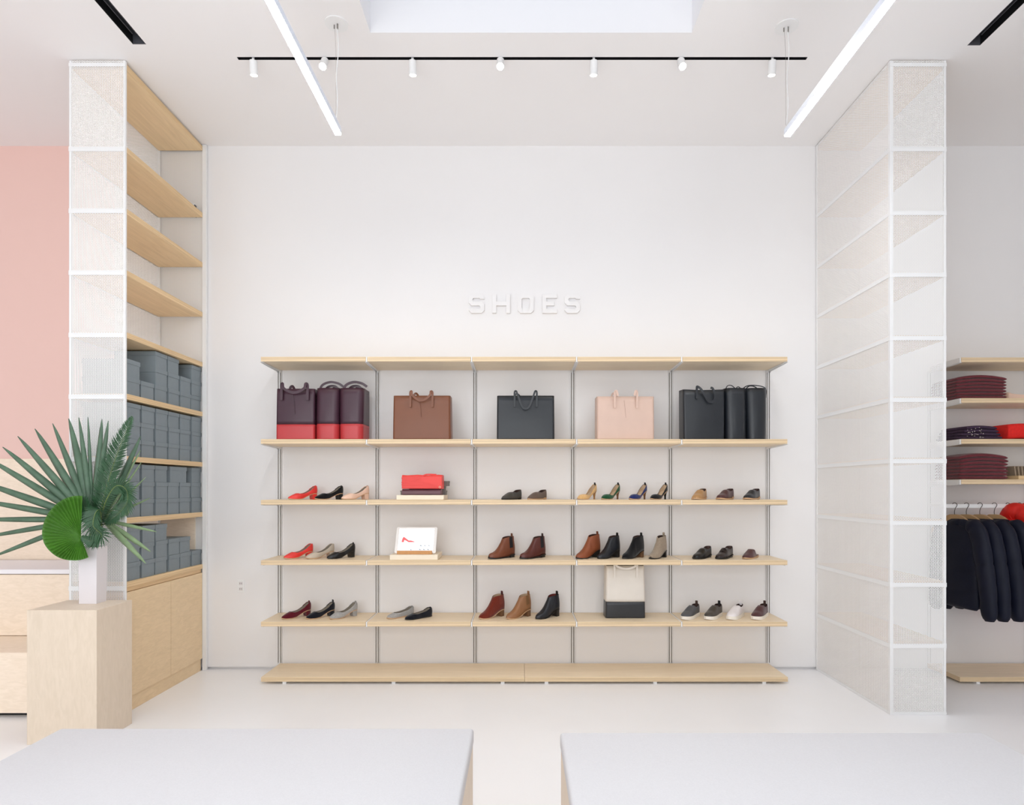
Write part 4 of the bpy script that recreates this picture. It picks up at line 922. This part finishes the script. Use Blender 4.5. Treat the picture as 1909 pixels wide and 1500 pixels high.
spoly([(u0, v0), (u0+0.018, v0), (u0+0.020, v0+0.017), (u0+0.030, v0+0.015), (u0+0.055, v0), (u0+0.105, v0), (u0+0.098, v0+0.006), (u0+0.075, v0+0.014), (u0+0.055, v0+0.014), (u0+0.030, v0+0.034), (u0+0.012, v0+0.046), (u0+0.003, v0+0.025)], SRED, 'shoe_picture')
for (a_, b_, w_) in ((0.035, 0.058, 0.016), (0.068, 0.058, 0.013), (0.100, 0.058, 0.012), (-0.038, 0.024, 0.014), (0.030, 0.026, 0.018), (0.062, 0.026, 0.016), (0.094, 0.026, 0.016)):
    spoly([(a_, b_+0.001), (a_+w_, b_), (a_+w_, b_+0.003), (a_+w_*0.5, b_+0.005), (a_+w_*0.3, b_+0.009), (a_, b_+0.008)], SDK, 'thumbnail')
WDL = mat('bamboo_lip', (206, 150, 92), 0.5, noise=0.15, scale=60, stretch=(8, 1, 1))
ts = thing('tablet_stand', 'low wooden tablet stand holding the tablet on the riser', 'tablet stand', (PX(773.5, -0.30), -0.30, zr2+0.0005), 0)
MB().box(-0.135, 0.135, -0.022, -0.008, 0, 0.027).build('front_lip', WDL, ts, bevel=0.001)
MB().box(-0.135, 0.135, -0.010, 0.10, 0, 0.004).build('stand_base', WDL, ts)
m = MB(); m.loft([[(-0.02, 0.065, 0.004), (0.02, 0.065, 0.004), (0.02, 0.10, 0.004), (-0.02, 0.10, 0.004)], [(-0.02, 0.064, 0.11), (0.02, 0.064, 0.11), (0.02, 0.072, 0.11), (-0.02, 0.072, 0.11)]]); m.build('back_prop', WDL, ts)

# ================================================================== right clothes fixture
RU = [3.355-0.0, 4.155, 4.955, 5.755]
RZS = [PZ(666, SHF), PZ(741.8, SHF), PZ(818, SHF), PZ(893.3, SHF)]
for i, x in enumerate(RU):
    upright(x, RZS[0]-TH, 'white slotted shelf upright, %s behind the clothes fixture on the right' % ORD[i], RZS, 'uprights of the clothes fixture')
for r, z in enumerate(RZS):
    for i in range(3):
        board(RU[i]+0.0065, RU[i+1]-0.0065, z, 'birch clothes shelf on the right, %s row, %s bay' % (['top', 'second', 'third', 'fourth'][r], ['leftmost', 'middle', 'rightmost'][i]), 'plywood shelves of the clothes fixture')
platform(PX(1789.5, BF), 5.76, 'low birch platform on the floor under the hanging coats on the right', [PX(1826, BF), 4.3, 5.2])
RAILZ, RAILY = 1.346, -0.28
rl_ = thing('hanging_rail', 'white metal clothes rail under the shelves on the right', 'clothes rail', (4.5, 0, RAILZ))
MB().box(3.30-4.5, 5.8-4.5, RAILY-0.006, RAILY+0.006, -0.015, 0.015).build('rail_bar', METALW, rl_, bevel=0.001)
for x in RU: MB().box(x-4.5-0.004, x-4.5+0.004, RAILY+0.006, -0.015, -0.012, 0.012).build('rail_arm', METALW, rl_)
MAR = mat('maroon_knit', (104, 34, 44), 0.95, noise=0.15, scale=120, bump=0.3, bscale=500, sheen=0.2); PUR = mat('purple_knit', (58, 38, 62), 0.95, noise=0.2, scale=80, bump=0.3); SEQ = mat('sequin', (220, 210, 200), 0.25, metal=0.8); REDK = mat('red_knit', (222, 34, 28), 0.9, noise=0.12, scale=60)
def folded(nm, label, cat, xc, yc, z, w, d_, h, m_, grp, arch=0.02, rz=0.0, seed=0):
    rnd = random.Random(seed); nx, ny = 26, 20; m = MB()
    top, bot = [], []
    def grid(side):
        g = []
        for i in range(nx+1):
            row = []
            for j in range(ny+1):
                u, v = math.sin(PI*(i/nx-0.5)), math.sin(PI*(j/ny-0.5))
                e = max(0.0, 1-abs(u)**22)**0.5*max(0.0, 1-abs(v)**18)**0.5
                zz = h/2+side*h/2*e + arch*(1-u*u)*(1-0.3*v*v)
                row.append((u*w/2, v*d_/2, zz))
            g.append(row)
        return g
    gt, gb = grid(1), grid(-1)
    o = 0
    vs = [p for r_ in gt for p in r_]+[p for r_ in gb for p in r_]; off = (nx+1)*(ny+1); fs = []
    for i in range(nx):
        for j in range(ny):
            a_ = i*(ny+1)+j; fs += [(a_, a_+ny+1, a_+ny+2, a_+1), (off+a_, off+a_+1, off+a_+ny+2, off+a_+ny+1)]
    m.add(vs, fs)
    o = m.build(nm, m_, None, (xc, yc, z), smooth=True, merge=1e-4); o.rotation_euler = (0, 0, rz); tag(o, label, cat, grp); return o
def rowname(k, n): return ('bottom' if k == 0 else 'top' if k == n-1 else ORD[k]+' from the bottom')
def stack(n, px0, px1, z, total, m_, what, where, grp, arch=0.022):
    y0 = -0.345; X0, X1 = PX(px0, y0), PX(px1, y0); hh = (total-arch*0.6)/n
    for k in range(n):
        folded('folded_sweater', '%s, %s on the %s' % (what, rowname(k, n), where), 'sweater', (X0+X1)/2+random.uniform(-.004, .004), -0.195, z+0.001+k*hh*0.99, X1-X0, 0.29, hh*1.06, m_, grp, arch*k/(n-1) if n > 1 else arch, random.uniform(-0.02, 0.02), k)
stack(7, 1783, 1878, RZS[1], 0.180, MAR, 'folded maroon sweater', 'second clothes shelf', 'maroon sweaters on the second shelf', 0.03)
stack(7, 1790, 1881, RZS[3], 0.195, MAR, 'folded maroon sweater', 'fourth clothes shelf', 'maroon sweaters on the fourth shelf', 0.03)
for k in range(4):
    folded('folded_blouse', 'folded dark purple top, %s of the stack on the third shelf' % rowname(k, 4), 'folded top', PX(1829, -0.34)+0.0, -0.20, RZS[2]+0.001+k*0.024, 0.34-0.03*k, 0.27, 0.026, PUR, 'purple tops on the third shelf', 0.012*k/3, 0.03*k, k)
m = MB()
for k in range(34):
    x, y, z = random.uniform(-0.12, 0.02), -0.137+random.uniform(0, 0.004), random.uniform(0.012, 0.09); m.box(x-0.003, x+0.003, y-0.003, y, z-0.002, z+0.002)
bt_ = thing('beaded_necklace', 'sparkling beaded trim lying on the front of the dark purple tops', 'beaded trim', (PX(1829, -0.34), -0.20, RZS[2]))
o = m.build('beads', SEQ, bt_); o['kind'] = 'stuff'
folded('folded_scarf', 'bright red folded knit beside the dark purple tops', 'folded knit', PX(1912, -0.32), -0.20, RZS[2]+0.001, 0.29, 0.27, 0.115, REDK, None, 0.012)
shoe('flat', 'ballet_flat', 'blush flat shoe beside the maroon sweaters on the right fixture', 'shoe', BLUSH, LIN_GREY, 1909, RZS[1], 150, Y=-0.25, sole_m=SOLET)
# ribbed beige gloves / card tray
tr_ = thing('wooden_tray', 'small wooden tray beside the lower maroon sweaters', 'tray', (PX(1912, -0.25), -0.25, RZS[3]+0.001))
MB().box(-0.125, 0.125, -0.09, 0.09, 0, 0.028).build('tray_body', PLYWARM, tr_, bevel=0.002)
BEI = mat('beige_card', (150, 132, 112), 0.8)
for k in range(8):
    o = MB().box(-0.006, 0.006, -0.045, 0.045, 0, 0.075).build('beige_wallet', BEI, None, (PX(1912, -0.25)-0.11+k*0.028, -0.25, RZS[3]+0.0295), bevel=0.003); o.rotation_euler = (0, -0.12, 0)
    tag(o, 'beige upright wallet in the wooden tray, %s from the left' % ORD[k], 'wallet', 'beige wallets standing in the tray')

# ---------------- coats on hangers
COAT = mat('navy_nylon', (9, 14, 34), 0.62, spec=0.3, noise=0.15, scale=16, bump=0.3, bscale=30); COATR = mat('red_nylon', (214, 34, 26), 0.5, noise=0.12, scale=16, bump=0.3, bscale=30); HWOOD = mat('hanger_wood', (178, 144, 104), 0.5, noise=0.12, scale=20); HOOK = mat('hook_metal', (58, 48, 42), 0.35, metal=0.7)
def hanger(x, label, yaw):
    t = thing('coat_hanger', label, 'hanger', (x, RAILY, RAILZ), yaw, 'wooden hangers on the white rail')
    pts = [(0, 0.020, 0.004), (0, 0.018, 0.016), (0, 0.008, 0.024), (0, -0.006, 0.024), (0, -0.018, 0.014), (0, -0.016, 0.0), (0, -0.004, -0.018), (0, 0.003, -0.045), (0, 0.0, -0.075)]
    MB().tube(catmull(pts, 24), 0.0022, 8).build('hook', HOOK, t, smooth=True)
    m = MB(); rr = []
    for i in range(11):
        v = i/10*2-1; z = -0.082-0.16*max(0, abs(v)-0.3); rr.append([(-0.011, v*0.19, z-0.03), (0.011, v*0.19, z-0.03), (0.011, v*0.19, z+0.018-0.008*abs(v)), (-0.011, v*0.19, z+0.018-0.008*abs(v))])
    m.loft(rr); m.build('hanger_arms', HWOOD, t, bevel=0.003)
def coat(x, label, m_, yaw, seed, hood=False, zoff=0.0):
    t = thing('puffer_coat', label, 'coat', (x, RAILY, RAILZ+zoff), yaw, 'puffer coats on the white rail' if m_ is COAT else 'red coats on the white rail')
    def tubebody(nm, path, ry, rx, bands, sub=44, n=20):
        """elliptic tube (ry across, rx thickness) with quilted bands"""
        P_ = catmull(path, sub); rings = []
        fy, fx = hermite(*zip(*ry)), hermite(*zip(*rx))
        for i, p in enumerate(P_):
            q = i/sub; b_ = abs(math.sin(PI*q*bands))**0.3; k = 0.80+0.20*b_
            tg = (P_[min(i+1, sub)]-P_[max(i-1, 0)]).normalized(); xv = Vector((1, 0, 0)); yv = tg.cross(xv).normalized()
            ring = []
            for j in range(n):
                a_ = 2*PI*j/n; wob = 1+0.05*math.sin(3*a_+q*9+seed)
                ring.append(p+yv*fy(q)*math.cos(a_)*(0.95+0.05*b_)+xv*fx(q)*math.sin(a_)*k*wob)
            rings.append(ring)
        MB().loft(rings).build(nm, m_, t, smooth=True)
    tubebody('coat_body', [(0, -0.01, -0.098), (0, -0.02, -0.30), (0, -0.02, -0.55), (0, -0.02, -0.775)], [(0, .035), (.03, .09), (.08, .165), (.14, .2), (.3, .21), (.6, .21), (.95, .215), (1, .20)], [(0, .034), (.1, .046), (.3, .050), (.7, .05), (.97, .048), (1, .03)], 5)
    for sg, sq in ((1, 0.62), (-1, 1.0)):
        nm = 'sleeve'
        tubebody(nm, [(0, sg*0.13*sq, -0.125), (0.0, sg*0.225*sq, -0.20), (0.0, sg*0.275*sq, -0.42), (0.002, sg*0.305*sq, -0.62), (0.004, sg*0.32*sq, -0.83)], [(0, .03), (.12, .062), (.4, .07), (.8, .062), (.96, .056), (1, .035)], [(0, .03), (.12, .046), (.4, .05), (.9, .046), (1, .028)], 6)
    tubebody('collar', [(0.0, -0.16, -0.19), (-0.01, -0.12, -0.135), (-0.02, -0.05, -0.125), (-0.01, 0.05, -0.13)], [(0, .02), (.3, .034), (.7, .026), (1, .015)], [(0, .02), (.3, .035), (.7, .035), (1, .02)], 2, 20, 14)
    if hood: tubebody('hood', [(0, 0.05, -0.20), (0.0, -0.02, -0.06), (0.01, -0.10, -0.05), (0.02, -0.19, -0.12), (0.0, -0.24, -0.24)], [(0, .04), (.3, .07), (.7, .065), (1, .04)], [(0, .03), (.3, .055), (.7, .05), (1, .03)], 4, 30, 16)
HX = [PX(p, RAILY) for p in (1780, 1802, 1827, 1854)]
CW = ['first navy puffer coat on the rail, beside the perforated screen', 'second navy puffer coat from the perforated screen', 'third navy puffer coat from the perforated screen', 'fourth navy puffer coat, the last before the red ones']
for i, x in enumerate(HX):
    hanger(x, 'wooden hanger with dark hook, %s from the perforated screen' % ORD[i], 0.30)
    coat(x, CW[i], COAT, 0.10+0.02*i, i)
for i, p in enumerate((1879, 1901)):
    x = PX(p, RAILY); hanger(x, 'wooden hanger inside the %s red coat' % ORD[i], 0.1)
    coat(x, '%s red hooded coat behind the navy puffer coats' % ['first', 'second'][i], COATR, 0.14, 9+i, True, 0.0)
